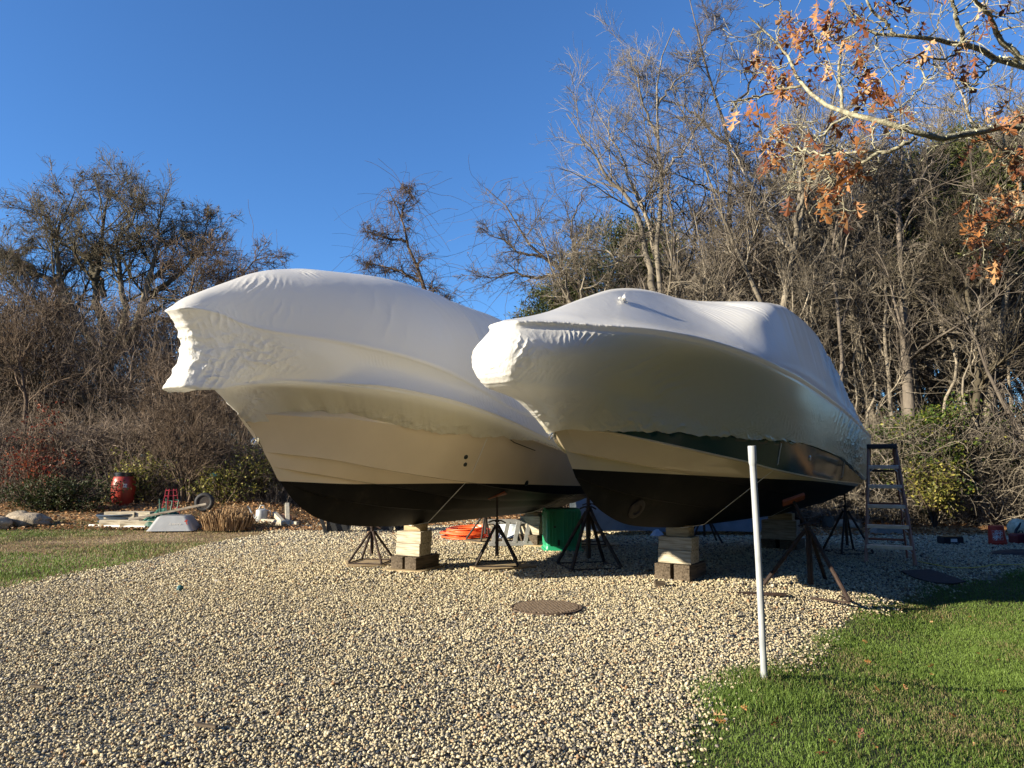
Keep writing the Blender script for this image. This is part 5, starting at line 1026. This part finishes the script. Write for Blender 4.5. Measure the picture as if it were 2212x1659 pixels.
MB().box((-.16, -.309, .43), (.04, .012, .03), None, .003).box((-.09, -.309, .16), (.035, .012, .10), None, .003).build('latch', DARKFIT, bx)
# orange hose coil
OR = plastic('orange_hose', (.85, .13, .03), .35); g = rs(31); pts = []
for i in range(620):
    a = i/620*15*2*math.pi; rr = .40 + .07*math.sin(a*.13+1) + .03*math.sin(a*1.7) - .02*(i/620); z = .03 + .21*(i/620) + .03*math.sin(a+1)*(i/620); pts.append((rr*1.08*math.cos(a) + .05*math.sin(a*.31), rr*.85*math.sin(a) + .04*math.sin(a*.23), z))
tag(MB().tube(pts, .014, 8).build('hose_coil', OR, None, loc=(-.92, 14.75, 0)), 'big coil of bright orange hose on the gravel', 'hose')
# aluminium step ladder lying on its side
al = empty('aluminium_ladder', (.10, 13.25, 0), .12, label='folded aluminium ladder lying on its edge by the orange hose', cat='ladder')
T_ = rotm(-.45, 0, 0)
for nm, zc, w_ in (('rail', .05, .09), ('rail', .48, .09)): MB().box((0, 0, 0), (1.05, .03, w_), T_, .004).build(nm, ALU, al, loc=tuple(T_ @ Vector((0, 0, zc)) + Vector((0, 0, .02))))
for k in range(5): x = -.40 + k*.2; MB().box((0, 0, 0), (.075, .025, .42), T_ @ rotm(0, .25, 0), .003).build('step', ALU, al, loc=tuple(T_ @ Vector((x, -.01, .265)) + Vector((0, 0, .02))))
# slatted black plastic crates
CR = plastic('black_crate', (.025, .027, .03), .55)
def crate(x, y, rz, label, tilt=.35, s=1):
    r_ = empty('slatted_crate', (x, y, 0), rz, label=label, cat='crate', group='black slatted crates under the left boat')
    for side in (-1, 1):
        m = MB(); M = rotm(0, side*tilt, 0); c = Vector((side*.30*s, 0, .20*s))
        for k in range(7): m.box(tuple(c + M @ Vector((0, (-.21+.07*k)*s, 0))), (.02, .03*s, .44*s), M)
        for zz in (-.2, .2): m.box(tuple(c + M @ Vector((.004*side, 0, zz*s))), (.03, .50*s, .05*s), M)
        m.build('slatted_side', CR, r_)
    m = MB(); m.box((0, .24*s, .20*s), (.50*s, .02, .36*s)); m.box((0, 0, .015), (.62*s, .5*s, .03), None, .005); m.build('back_panel', CR, r_)
crate(-3.85, 15.9, .15, 'leftmost black slatted crate beyond the left boat bow'); crate(-2.95, 16.2, .05, 'middle black slatted crate beyond the left boat bow'); crate(-2.35, 16.5, -.1, 'rightmost black slatted crate beside the short rusty stand')
# covered dinghy under a grey tarp
def tarp_mat(name, c1, c2): return noise_mat(name, c1, c2, 3, .45, .5, 9, spec=.5, dist=.03)
g = rs(37); nx, nyy = 120, 40; u = np.linspace(0, 1, nx); v_ = np.linspace(-1, 1, nyy); UU, VV_ = np.meshgrid(u, v_, indexing='ij')
hgt = .98*np.clip(np.sin(np.clip(UU*1.04-.0, 0, 1)*math.pi*.5 + .75), 0, 1)**.6; prof = np.clip(1-np.abs(VV_)**4.5, 0, 1)**.6
Zt = (hgt*prof)*(1 + .025*np.sin(UU*34) + .02*np.sin(VV_*9+UU*11)) + .03*vnoise(UU, VV_, 7, 3); Yt = VV_*.75 + .03*np.sin(UU*21)*(1-prof); Xt = UU*4.6 + .02*np.sin(VV_*13)
Yt = Yt + .05*(np.abs(((Zt*5.5) % 1) - .5) - .25)*np.sign(VV_)
i = np.arange(nx*nyy).reshape(nx, nyy); Q = np.stack([i[:-1, :-1], i[1:, :-1], i[1:, 1:], i[:-1, 1:]], -1).reshape(-1, 4)
root = empty('covered_dinghy', (1.35, 16.0, 0), .0, label='low small boat under a grey blue tarp behind the stands', cat='covered boat')
link('tarp', npmesh('tarp', np.stack([Xt, Yt, Zt + .10], -1).reshape(-1, 3), Q, True), tarp_mat('blue_grey_tarp', (.13,.17,.22), (.22,.27,.33)), root)
m = MB(); [m.box((x, y, .05), (.10, .5, .10), None, .01) for x in (.5, 2.2, 3.9) for y in (-.4, .4)]; m.build('bearers', DARKWOOD, root)
# crumpled plastic sheet
def crumple(name, label, c, dims, mat, seed, cat, amp=.12, n=46, dome=1.0):
    g = rs(seed); x, y = np.meshgrid(np.linspace(-1, 1, n), np.linspace(-1, 1, n), indexing='ij'); r_ = np.sqrt(x**2+y**2); z = np.clip(1-r_**2*.9, 0, 1)**.7*dome
    f = (np.abs(vnoise(x+3, y+3, 2.3, seed)-.5) + .6*np.abs(vnoise(x+5, y+1, 5.1, seed+1)-.5) + .3*np.abs(vnoise(x+5, y+1, 11, seed+2)-.5)); z = z*(1-amp*4*f) ; z = np.maximum(z, .01)
    X = (x + .12*(vnoise(x+9, y, 3, seed)-.5))*dims[0]/2; Yv = (y + .12*(vnoise(x, y+9, 3, seed)-.5))*dims[1]/2; i = np.arange(n*n).reshape(n, n); Q = np.stack([i[:-1, :-1], i[1:, :-1], i[1:, 1:], i[:-1, 1:]], -1).reshape(-1, 4)
    return tag(link(name, npmesh(name, np.stack([X, Yv, z*dims[2]], -1).reshape(-1, 3), Q, True), mat, None, loc=c), label, cat)
crumple('plastic_sheet', 'crumpled clear plastic heap behind the green bin', (.10, 14.9, 0), (1.1, .7, .42), plastic('clear_film', (.6,.66,.72), .2, bump=.4), 41, 'plastic sheet')
crumple('dark_rags', 'small pale blue rag on the gravel behind the right boat blocks', (3.05, 15.2, 0), (.28, .2, .18), plastic('pale_rag', (.45,.50,.60), .8), 43, 'rag')
# manhole cover
MH = noise_mat('rusty_iron', (.14,.10,.07), (.28,.215,.155), 30, .8, .5, 120, metal=.25)
mr = empty('manhole_cover', (.35, 7.49, 0), .2, label='round rusty iron cover flush in the gravel', cat='manhole cover')
MB().lathe([(.0, .028), (.335, .028), (.345, .036), (.365, .036), (.372, .0)], 64).build('frame', noise_mat('dark_iron', (.05,.035,.025), (.12,.08,.055), 30, .9, .5, 120), mr); m = MB()
for k in range(-9, 10):
    h = math.sqrt(max(.325**2 - (k*.036)**2, 0)); m.box((k*.036, 0, .0345), (.013, 2*h, .010)) if h > .01 else None; m.box((0, k*.036, .0352), (2*h, .013, .010)) if h > .01 else None
m.build('grid_lid', MH, mr)
# ball
BALL = noise_mat('teal_felt', (.015,.07,.09), (.03,.11,.13), 60, .95, .6, 300)
br = empty('tennis_ball', (-3.88, 8.52, .052), label='small dark teal ball lying on the gravel', cat='ball'); bm = bmesh.new(); bmesh.ops.create_uvsphere(bm, u_segments=24, v_segments=14, radius=.036); me = bpy.data.meshes.new('ball'); bm.to_mesh(me); bm.free(); me.polygons.foreach_set('use_smooth', [True]*len(me.polygons)); link('felt', me, BALL, br)
MB().tube([Vector((math.cos(a)*.9, math.sin(a)*.9 , .45*math.sin(2*a))).normalized()*.0362 for a in np.linspace(0, 2*math.pi, 40, endpoint=False)], .0022, 6, closed=True).build('seam', plastic('pale_seam', (.5,.6,.6), .8), br, rot=(.5, .3, .2))
# step ladder
FG = noise_mat('red_fibreglass', (.17,.055,.04), (.27,.11,.085), 8, .55, .1, 60); FGF = noise_mat('faded_fibreglass', (.24,.13,.11), (.34,.20,.17), 8, .6, .1, 60)
sl_ = empty('step_ladder', (5.66, 10.86, float(ztr(5.66, 10.7))), -.42, label='red fibreglass step ladder with black top and grey steps, open', cat='step ladder'); HT = 1.78; W0, W1_ = .33, .185; run = .34; back = .52
def frontx(z, s): return s*(W0 + (W1_-W0)*z/HT)
for s in (-1, 1):
    m = MB(); a = Vector((frontx(0, s), 0, 0)); b = Vector((frontx(HT, s), run, HT)); dd = (b-a); L_ = dd.length; q = dd.to_track_quat('Z', 'Y').to_matrix(); m.box(tuple((a+b)/2), (.026, .075, L_), q, .004); m.build('front_rail', FGF, sl_)
    MB().box((frontx(0, s), -.005, .02), (.035, .09, .04), None, .006).build('foot', DARKFIT, sl_)
    a = Vector((s*.30, run + back, 0)); b = Vector((s*.165, run + .10, HT-.02)); dd = b-a; q = dd.to_track_quat('Z', 'Y').to_matrix(); MB().box(tuple((a+b)/2), (.024, .05, dd.length), q, .004).build('rear_rail', FG, sl_)
for k in range(1, 6):
    z = .30*k - .0; w_ = 2*abs(frontx(z, 1)); y = run*z/HT; MB().box((0, y, z), (w_, .085, .012), None, .002).box((0, y-.038, z-.022), (w_, .010, .05), None, .002).build('step', ALU, sl_)
    m = MB()
    for s in (-1, 1): m.tube([(s*(w_/2-.01), y-.03, z-.10), (s*(w_/2-.09), y-.03, z-.03)], .006, 6)
    m.build('brace', ALU, sl_)
for z in (.33, .9, 1.42): w_ = 2*(.30 + (.165-.30)*z/HT); y = run + back + (.10-back)*z/HT; MB().box((0, y, z), (w_, .02, .035), None, .003).build('rear_bar', FG if z < 1 else BLKSTEEL, sl_)
MB().box((0, run+.05, HT+.02), (.42, .22, .075), None, .015).build('top_cap', plastic('black_cap', (.02, .022, .03), .5), sl_)
for s in (-1, 1): MB().tube([(s*.24, run*.45, .72), (s*.235, run+.36, .62)], .006, 6).build('spreader', ALU, sl_)
# black rubber mat
def flat_poly(name, label, px, th, mat, cat, z=.022):
    pts = [G(x, y, z) for x, y in px]; n = len(pts); m = MB(); m.add([(p.x, p.y, p.z) for p in pts] + [(p.x, p.y, p.z+th) for p in pts], [tuple(range(n)), tuple(range(n, 2*n))] + [(k, (k+1) % n, n+(k+1) % n, n+k) for k in range(n)])
    bm = bmesh.new(); o = m.build(name, mat); bm.from_mesh(o.data); bmesh.ops.recalc_face_normals(bm, faces=bm.faces[:]); bm.to_mesh(o.data); bm.free(); return tag(o, label, cat)
RUB = noise_mat('black_rubber', (.010,.010,.012), (.022,.022,.026), 14, .7, .4, 60)
def q6(x, y): return ((3100 + x/2.0733)*.54004, (1700 + y/2.0733)*.54004)
flat_poly('rubber_mat', 'flat black rubber mat on the shaded gravel', [q6(1040,1215), q6(1290,1203), q6(1420,1245), q6(1585,1303), q6(1480,1322), q6(1300,1312), q6(1150,1270)], .014, RUB, 'mat', .03)
# upturned red bucket with printed mark
RED = plastic('red_bucket', (.42, .035, .02), .45); rb = empty('bucket', (9.10, 13.55, 0), .0, label='upturned red bucket with a white printed square', cat='bucket')
MB().lathe([(.150, 0), (.160, .0), (.160, .02), (.152, .025), (.152, .055), (.158, .06), (.158, .075), (.147, .08), (.128, .365), (.120, .372), (0, .372)], 40).build('body', RED, rb, rot=(0, -.06, 0))
WHT = plastic('white_print', (.7, .7, .7), .6)
bang = math.atan2(-13.55, -9.10) + .12
def on_bucket(s, t, h=.0015):                             # s sideways, t up, wrapped on the tapered wall
    r_ = .147 - (.019)*(t-.08)/.285 + h; a = bang + s/r_; return Vector((r_*math.cos(a), r_*math.sin(a), t))
m = MB(); sq = [(-.085, .12), (.085, .12), (.085, .29), (-.085, .29)]
for k in range(4):
    (a, b), (c, d) = sq[k], sq[(k+1) % 4]; m.tube([on_bucket(a+(c-a)*i/8, b+(d-b)*i/8, .001) for i in range(9)], .0016, 4)
m.build('printed_frame', WHT, rb, rot=(0, -.06, 0))
def text_mesh(s, size):
    cu = bpy.data.curves.new('t', 'FONT'); cu.body = s; cu.size = size; cu.align_x = 'CENTER'; cu.align_y = 'CENTER'; cu.offset = size*.02; cu.resolution_u = 3; o = bpy.data.objects.new('t', cu); col.objects.link(o)
    dg = bpy.context.evaluated_depsgraph_get(); me = bpy.data.meshes.new_from_object(o.evaluated_get(dg)); bpy.data.objects.remove(o); bpy.data.curves.remove(cu); return me
for s, size, dx in (('THE', .036, -.052), ('HOME', .068, 0.0), ('DEPOT', .040, .058)):
    me = text_mesh(s, size); ca = math.radians(180 + 45 + 0); cc, ss = math.cos(ca), math.sin(ca)
    for v in me.vertices:
        x, y = v.co.x*1.0, v.co.y*1.5 + (dx*-1.0)*1.0
        X_, Y_ = cc*x - ss*y, ss*x + cc*y; v.co = on_bucket(X_, .205 + Y_, .002)
    link('lettering', me, WHT, rb, rot=(0, -.06, 0))
# small things by the bucket
bt = empty('car_battery', (8.33, 13.75, 0), .1, label='black battery box left of the red bucket', cat='battery'); MB().box((0, 0, .075), (.40, .2, .13), None, .01).build('case', RUB, bt); MB().box((.0, -.101, .085), (.13, .004, .06)).build('label', WHT, bt); MB().box((0, 0, .148), (.38, .19, .02), None, .006).build('lid', DARKFIT, bt)
gc = empty('fuel_can', (9.62, 13.75, 0), .3, label='dark red fuel can with a black spout right of the bucket', cat='fuel can'); MB().box((0, 0, .11), (.27, .2, .2), None, .04).build('body', plastic('dark_red', (.16, .015, .015), .5), gc); MB().tube([(-.05, 0, .2), (-.03, 0, .27), (.04, 0, .33), (.10, 0, .40)], [.03, .025, .02, .014], 10).build('spout', RUB, gc)
MB().tube([(.02, 0, .21), (.05, 0, .25), (.12, 0, .25), (.13, 0, .2)], .012, 8).build('handle', RUB, gc)
bb = empty('storage_tub', (9.98, 13.55, 0), 0, label='blue tub with a dark lid at the right picture edge', cat='tub'); stack(MB(), [(rrect(.15, .14, .03), 0), (rrect(.19, .17, .03), .36)]).build('body', plastic('blue_tub', (.03, .07, .35), .4), bb); stack(MB(), [(rrect(.205, .185, .03), .36), (rrect(.205, .185, .03), .40)]).build('lid', RUB, bb)
crumple('black_tarp', 'folded black sheet on the gravel at the right edge', (8.60, 12.1, 0), (1.3, .7, .10), RUB, 47, 'tarp')
def rock(name, label, c, dims, seed, mat, cat='boulder', sub=4, rough=.3):
    bm = bmesh.new(); bmesh.ops.create_icosphere(bm, subdivisions=sub, radius=1); o = Vector((seed*3.1, seed*1.7, 0))
    for v in bm.verts:
        n = noise.fractal(v.co*.9 + o, .8, 2.0, 5); cell = noise.voronoi(v.co*1.1 + o)[0][0]; v.co = Vector((v.co.x*dims[0]/2, v.co.y*dims[1]/2, v.co.z*dims[2]/2))*(1 + rough*n + rough*.5*(cell-.4))
    z0 = min(v.co.z for v in bm.verts)
    for v in bm.verts: v.co.z = max(v.co.z, z0*.62)
    me = bpy.data.meshes.new(name); bm.to_mesh(me); bm.free(); me.polygons.foreach_set('use_smooth', [True]*len(me.polygons)); me.set_sharp_from_angle(angle=R(35)); return tag(link(name, me, mat, None, loc=(c[0], c[1], c[2] - z0*.58)), label, cat)
STONE = noise_mat('granite', (.16,.13,.095), (.36,.30,.22), 6, .9, .7, 25, dist=.03); PALEST = noise_mat('lichened_stone', (.38,.36,.25), (.66,.63,.48), 14, .95, .9, 50, dist=.02)
rock('boulder', 'round pale lichened boulder behind the red bucket', (10.95, 15.6, 0), (.46, .42, .44), 3, PALEST, rough=.10)
rock('stone', 'small pale stone left of the round pale boulder', (10.0, 14.9, 0), (.26, .16, .12), 5, PALEST, 'stone', 3)
rock('boulder', 'low grey stone behind the black stand by the ladder', (7.85, 16.9, 0), (.62, .35, .30), 7, STONE, rough=.12)
timber('concrete_block', 'grey concrete block on the gravel behind the step ladder', (8.10, 15.6, .10), (.62, .25, .2), .1, noise_mat('concrete', (.22,.22,.21), (.32,.31,.29), 12, .9, .4), cat='block')
st_ = empty('tree_stump', (7.55, 17.2, 0), label='short sawn stump in front of the right woods', cat='stump'); MB().lathe([(.17, -.02), (.15, .05), (.135, .25), (.13, .30)], 18).build('bark', BARK['pale'], st_); MB().lathe([(.0, .302), (.125, .302)], 18).build('cut_face', PALEWOOD, st_)
# yellow cord
YC = plastic('yellow_cord', (.55, .45, .08), .5)
def qr(x, y): return ((3750 + x/5.529)*.54004, (2000 + y/5.529)*.54004)
cp = [q6(1190,1130), q6(1290,1152)] + [qr(*p) for p in ((0,1435),(200,1485),(450,1500),(700,1500),(1000,1475),(1100,1460),(1200,1430),(1300,1440),(1350,1425),(1600,1430),(1913,1425),(2300,1400))]
tag(MB().tube([G(x, y, .04) for x, y in cp], .006, 6).build('extension_cord', YC), 'thin yellow cord lying across the shaded gravel', 'cord')

# ---- left edge of the yard
def bank(x, y): return float(bankz(x, y))
def GB(X, Y):
    z = 0
    for _ in range(12): p = G(X, Y, z); z = .6*z + .4*bank(p.x, p.y)
    p = G(X, Y, z); p.z = bank(p.x, p.y); return p
def atpx(X, Y, dy=0): p = GB(X, Y); return p
# barrel
p = P(264, 1096, 19.6); p.z = bank(p.x, p.y)-.02; S_ = p.y*86/2840*4096/2212/.58*.54*1.0
bs = (p.y*46/1533)/.58; ba = empty('barrel', p, .2, label='red plastic barrel with a black lid by the left thicket', cat='barrel'); ba.scale = (bs, bs, bs)
MB().lathe([(.0, 0), (.21, 0), (.235, .03), (.275, .20), (.30, .45), (.29, .62), (.255, .75), (.225, .79)], 40).build('body', plastic('red_barrel', (.30, .030, .018), .38), ba)
MB().lathe([(.225, .78), (.235, .78), (.235, .83), (.245, .835), (.245, .88), (.22, .89), (.0, .885)], 40).build('lid', plastic('black_lid', (.012,.014,.02), .25), ba)
MB().box((0, 0, 0), (.004, .085, .10)).build('label', WHT, ba, loc=(.297*math.cos(-1.15), .297*math.sin(-1.15), .54), rot=(0, 0, -1.15))
# tomato cage
p = atpx(368, 1098); tc_ = empty('tomato_cage', p, label='red wire tomato cage standing beside the wheelbarrow', cat='plant cage'); hgt_ = 60/1533*p.y; m = MB(); RW = plastic('red_wire', (.35, .02, .04), .4)
for z, r_ in ((.12, .25), (.32, .22), (.52, .19), (.72, .16), (.90, .14)): MB().tube([(r_*p.y/20*math.cos(a), r_*p.y/20*math.sin(a), z*hgt_/.95) for a in np.linspace(0, 2*math.pi, 24, endpoint=False)], .006, 5, closed=True).build('ring', RW, tc_)
for k in range(8):
    a = 2*math.pi*k/8; MB().tube([(.27*p.y/20*math.cos(a), .27*p.y/20*math.sin(a), 0), (.14*p.y/20*math.cos(a), .14*p.y/20*math.sin(a), hgt_)], .006, 5).build('upright_wire', RW, tc_)
# hose coil, lumber, tarp, wheelbarrow
p = atpx(275, 1118); pts = []
for i in range(420):
    a = i/420*9*2*math.pi; rr = 1 + .10*math.sin(a*.37) + .05*math.sin(a*1.3); pts.append((.62*rr*math.cos(a), .42*rr*math.sin(a), .04 + .20*(i/420) + .03*math.sin(a*.9)))
tag(MB().tube(pts, .017, 6).build('pipe_coil', plastic('blue_black_pipe', (.05, .07, .10), .3), None, loc=p), 'loose coil of dark blue grey pipe behind the pale beams', 'pipe coil')
for k, (X, Y, L_, dz, lb, tr) in enumerate(((262,1133,.95,.09,'front bottom pale beam of the pile beside the green tarp',0), (300,1136,.80,.09,'right bottom pale beam beside the green tarp',.02), (256,1131,.72,.26,'left pale beam on top of the pile',.02), (293,1130,.70,.26,'right pale beam on top, touching the green tarp',-.05))):
    p = atpx(X, Y); timber('timber_beam', lb, (p.x, p.y + .1*(k > 1), p.z + dz), (L_, .20, .165), -.05 + tr, PALEWOOD, 'beams piled at the left', 'beam')
p = atpx(250, 1137); tag(MB().tube([p + Vector((-.75, .25, .05)), p + Vector((-.2, .05, .05)), p + Vector((.75, -.12, .045))], .033, 10).build('white_pipe', plastic('white_pipe', (.6, .58, .52), .5)), 'dirty white pipe lying before the pale beams', 'pipe')
p = atpx(335, 1138); crumple('green_tarp', 'crumpled dark green tarp between beams and wheelbarrow', (p.x, p.y+.35, p.z), (1.0, .9, .50), noise_mat('green_canvas', (.005,.05,.035), (.012,.10,.065), 5, .6, .4, 20), 49, 'tarp', amp=.20)
p = atpx(378, 1141); wb = empty('wheelbarrow', p, .10, label='upturned wheelbarrow with a pale tray and wooden handles', cat='wheelbarrow')
TRAY = plastic('grey_tray', (.30, .31, .32), .35)
m = MB(); stack(m, [(rrect(.52, .36, .10), 0), (rrect(.50, .34, .10), .03), (rrect(.34, .24, .09), .30), (rrect(.30, .21, .09), .33)]); m.build('tray', TRAY, wb)
for s in (-1, 1):
    MB().box((-.10, s*.22, .42), (1.75, .045, .05), rotm(0, -.20, s*.07), .006).build('handle', GREYWOOD, wb)
    MB().tube([(-.28, s*.2, .40), (-.30, s*.2, .70), (-.02, s*.2, .66), (-.05, s*.2, .42)], .016, 8).build('leg', plastic('green_metal', (.05,.13,.10), .4), wb)
wl_ = bpy.data.objects.new('wheel', None); col.objects.link(wl_); wl_.parent = wb; wl_.location = (.62, 0, .62)
MB().tube([(.17*math.cos(a), 0, .17*math.sin(a)) for a in np.linspace(0, 2*math.pi, 28, endpoint=False)], .052, 10, closed=True).build('tyre', RUB, wl_); MB().lathe([(0, -.03), (.13, -.03), (.13, .03), (0, .03)], 20, M=rotm(math.pi/2, 0, 0)).build('rim', BLKSTEEL, wl_)
me = text_mesh('Ames jr', .085); link('lettering', me, plastic('grey_print', (.75,.75,.75), .5), wb, loc=(.10, -.318, .15), rot=(R(90-24), R(180), 0))
m = MB(); m.add([(.30, 0, .20), (.34, 0, .25), (.38, 0, .24), (.36, 0, .19), (.385, 0, .13), (.35, 0, .15), (.345, 0, .20)], [(0, 1, 2, 3, 4, 5, 6)]); m.build('emblem', plastic('red_print', (.35,.03,.02), .5), wb, loc=(0, -.322, .0), rot=(0, 0, 0))
# cut back grass clump
p = atpx(490, 1141); g = rs(55); n = 900; a = g.uniform(0, 6.28, n); r_ = np.sqrt(g.rand(n)); B_ = np.stack([.52*r_*np.cos(a), .36*r_*np.sin(a), 0*a], -1); d = np.stack([.28*r_*np.cos(a), .22*r_*np.sin(a), np.ones(n)], -1) + g.normal(0, .10, (n, 3)); h_ = g.uniform(.34, .52, n)*(1-.35*r_)
A_ = B_[:, None] + d[:, None]*np.linspace(0, 1, 4)[None, :, None]*h_[:, None, None]; V, Q, c = tubes_arr([(A_, (g.uniform(.006, .012, n))[:, None]*np.ones((1, 4)))], 4)
root = empty('grass_clump', p, label='clump of tan ornamental grass cut back to stubble', cat='grass clump'); link('stalks', npmesh('stalks', V, Q, False, {'c': c}), leaf_mat('cut_stalk', [(0, (.10,.06,.03)), (.5, (.24,.15,.075)), (1, (.42,.29,.16))], .85, 0), root)
# watering can
p = atpx(565, 1113); wc = empty('watering_can', p, .0, label='galvanised watering can on the ground by the white posts', cat='watering can'); s_ = p.y*36/1533/.46; wc.scale = (s_,)*3
ZN = noise_mat('galvanised', (.28,.30,.31), (.46,.48,.49), 9, .5, .2, 40, metal=.35)
MB().lathe([(.0, .0), (.155, 0), (.16, .01), (.15, .28), (.145, .30), (.08, .33)], 28).build('body', ZN, wc); MB().tube([(-.14, 0, .06), (-.25, 0, .18), (-.33, 0, .33), (-.36, 0, .37)], [.03, .022, .016, .014], 10).lathe([(.014, 0), (.05, .05), (.0, .055)], 14, M=rotm(0, -.9, 0), c=(-.36, 0, .36)).build('spout', ZN, wc)
MB().tube([(.14, 0, .08), (.24, 0, .15), (.24, 0, .27), (.13, 0, .29)], .011, 8).build('handle', ZN, wc); MB().tube([(-.08, 0, .32), (-.04, 0, .42), (.05, 0, .42), (.08, 0, .32)], .011, 8).build('top_handle', ZN, wc)
for k, (X, Y, L_, rz, ti, dz, lb) in enumerate(((592,1124,1.0,-.35,.02,.06,'long white post nearest the watering can'), (612,1129,.8,-.30,0,.05,'white post lying nearest the left boat bow'), (603,1124,.7,-.9,.30,.13,'short white post propped across the others'), (620,1122,.55,-1.2,.8,.26,'white post standing up slantwise from the pile'))):
    p = atpx(X, Y); timber('wood_post', lb, (p.x, p.y, p.z + dz), (L_, .10, .10), rz, noise_mat('whitewashed_wood', (.30,.27,.21), (.48,.44,.35), 9, .8, .3), 'white posts piled by the watering can', 'post', tilt=ti)
p = atpx(585, 1121); rock('stone', 'brick red stone behind the white posts', (p.x+.25, p.y+.3, p.z), (.34, .22, .26), 9, noise_mat('brick_stone', (.25,.14,.09), (.36,.22,.15), 8, .9, .5), 'stone', 3)
# hanging feeder
X0, d0 = 461.5, 19.8; p = P(X0, 1044, d0); fe = empty('bird_feeder', (p.x, p.y, 0), label='hanging bird feeder with a green cap against the left bushes', cat='bird feeder'); zb = p.z; k_ = d0/20
MB().lathe([(.0, 0), (.075, 0), (.075, .015), (.05, .02), (.05, .19), (.0, .19)], 18, c=(0, 0, zb)).build('seed_tube', noise_mat('seed_tube', (.14,.12,.09), (.25,.22,.17), 30, .3, .1), fe); MB().lathe([(.11, 0), (.115, .01), (.08, .07), (.0, .10)], 20, c=(0, 0, zb+.19)).build('cap', plastic('green_cap', (.10,.34,.27), .4), fe)
MB().tube([(.5, .2, 0), (.5, .2, zb+.45), (.44, .18, zb+.56), (.25, .1, zb+.6), (.08, .03, zb+.55), (0, 0, zb+.44), (0, 0, zb+.28)], .010, 6).build('hook_pole', BLKSTEEL, fe)
# rocks at the far left
p = atpx(45, 1136); rock('boulder', 'large brown boulder at the left picture edge', (p.x, p.y+.3, p.z), (.95, .6, .42), 11, STONE, rough=.22); p = atpx(5, 1128); rock('boulder', 'flat grey rock behind the large brown boulder', (p.x, p.y+.6, p.z), (.7, .5, .38), 12, STONE, rough=.2); p = atpx(-2, 1140); rock('boulder', 'small pale rock cut by the left picture edge', (p.x, p.y, p.z), (.5, .4, .36), 13, STONE, rough=.2)
# bark chips and sticks in the near gravel
for k, (X, Y, L_, lb) in enumerate(((82,1486,.13,'flat splinter of wood at the left of the near gravel'), (445,1571,.16,'split piece of bark in the near gravel'))):
    p = G(X, Y, .03); timber('wood_chip', lb, (p.x, p.y, .04), (L_*.9, .026, .016), -.3, DARKWOOD, cat='wood chip')
p = G(1425, 1266, .02); timber('wood_chip', 'little dark wood block in front of the right boat blocks', (p.x, p.y, .045), (.13, .07, .06), .1, DARKWOOD, cat='wood chip')
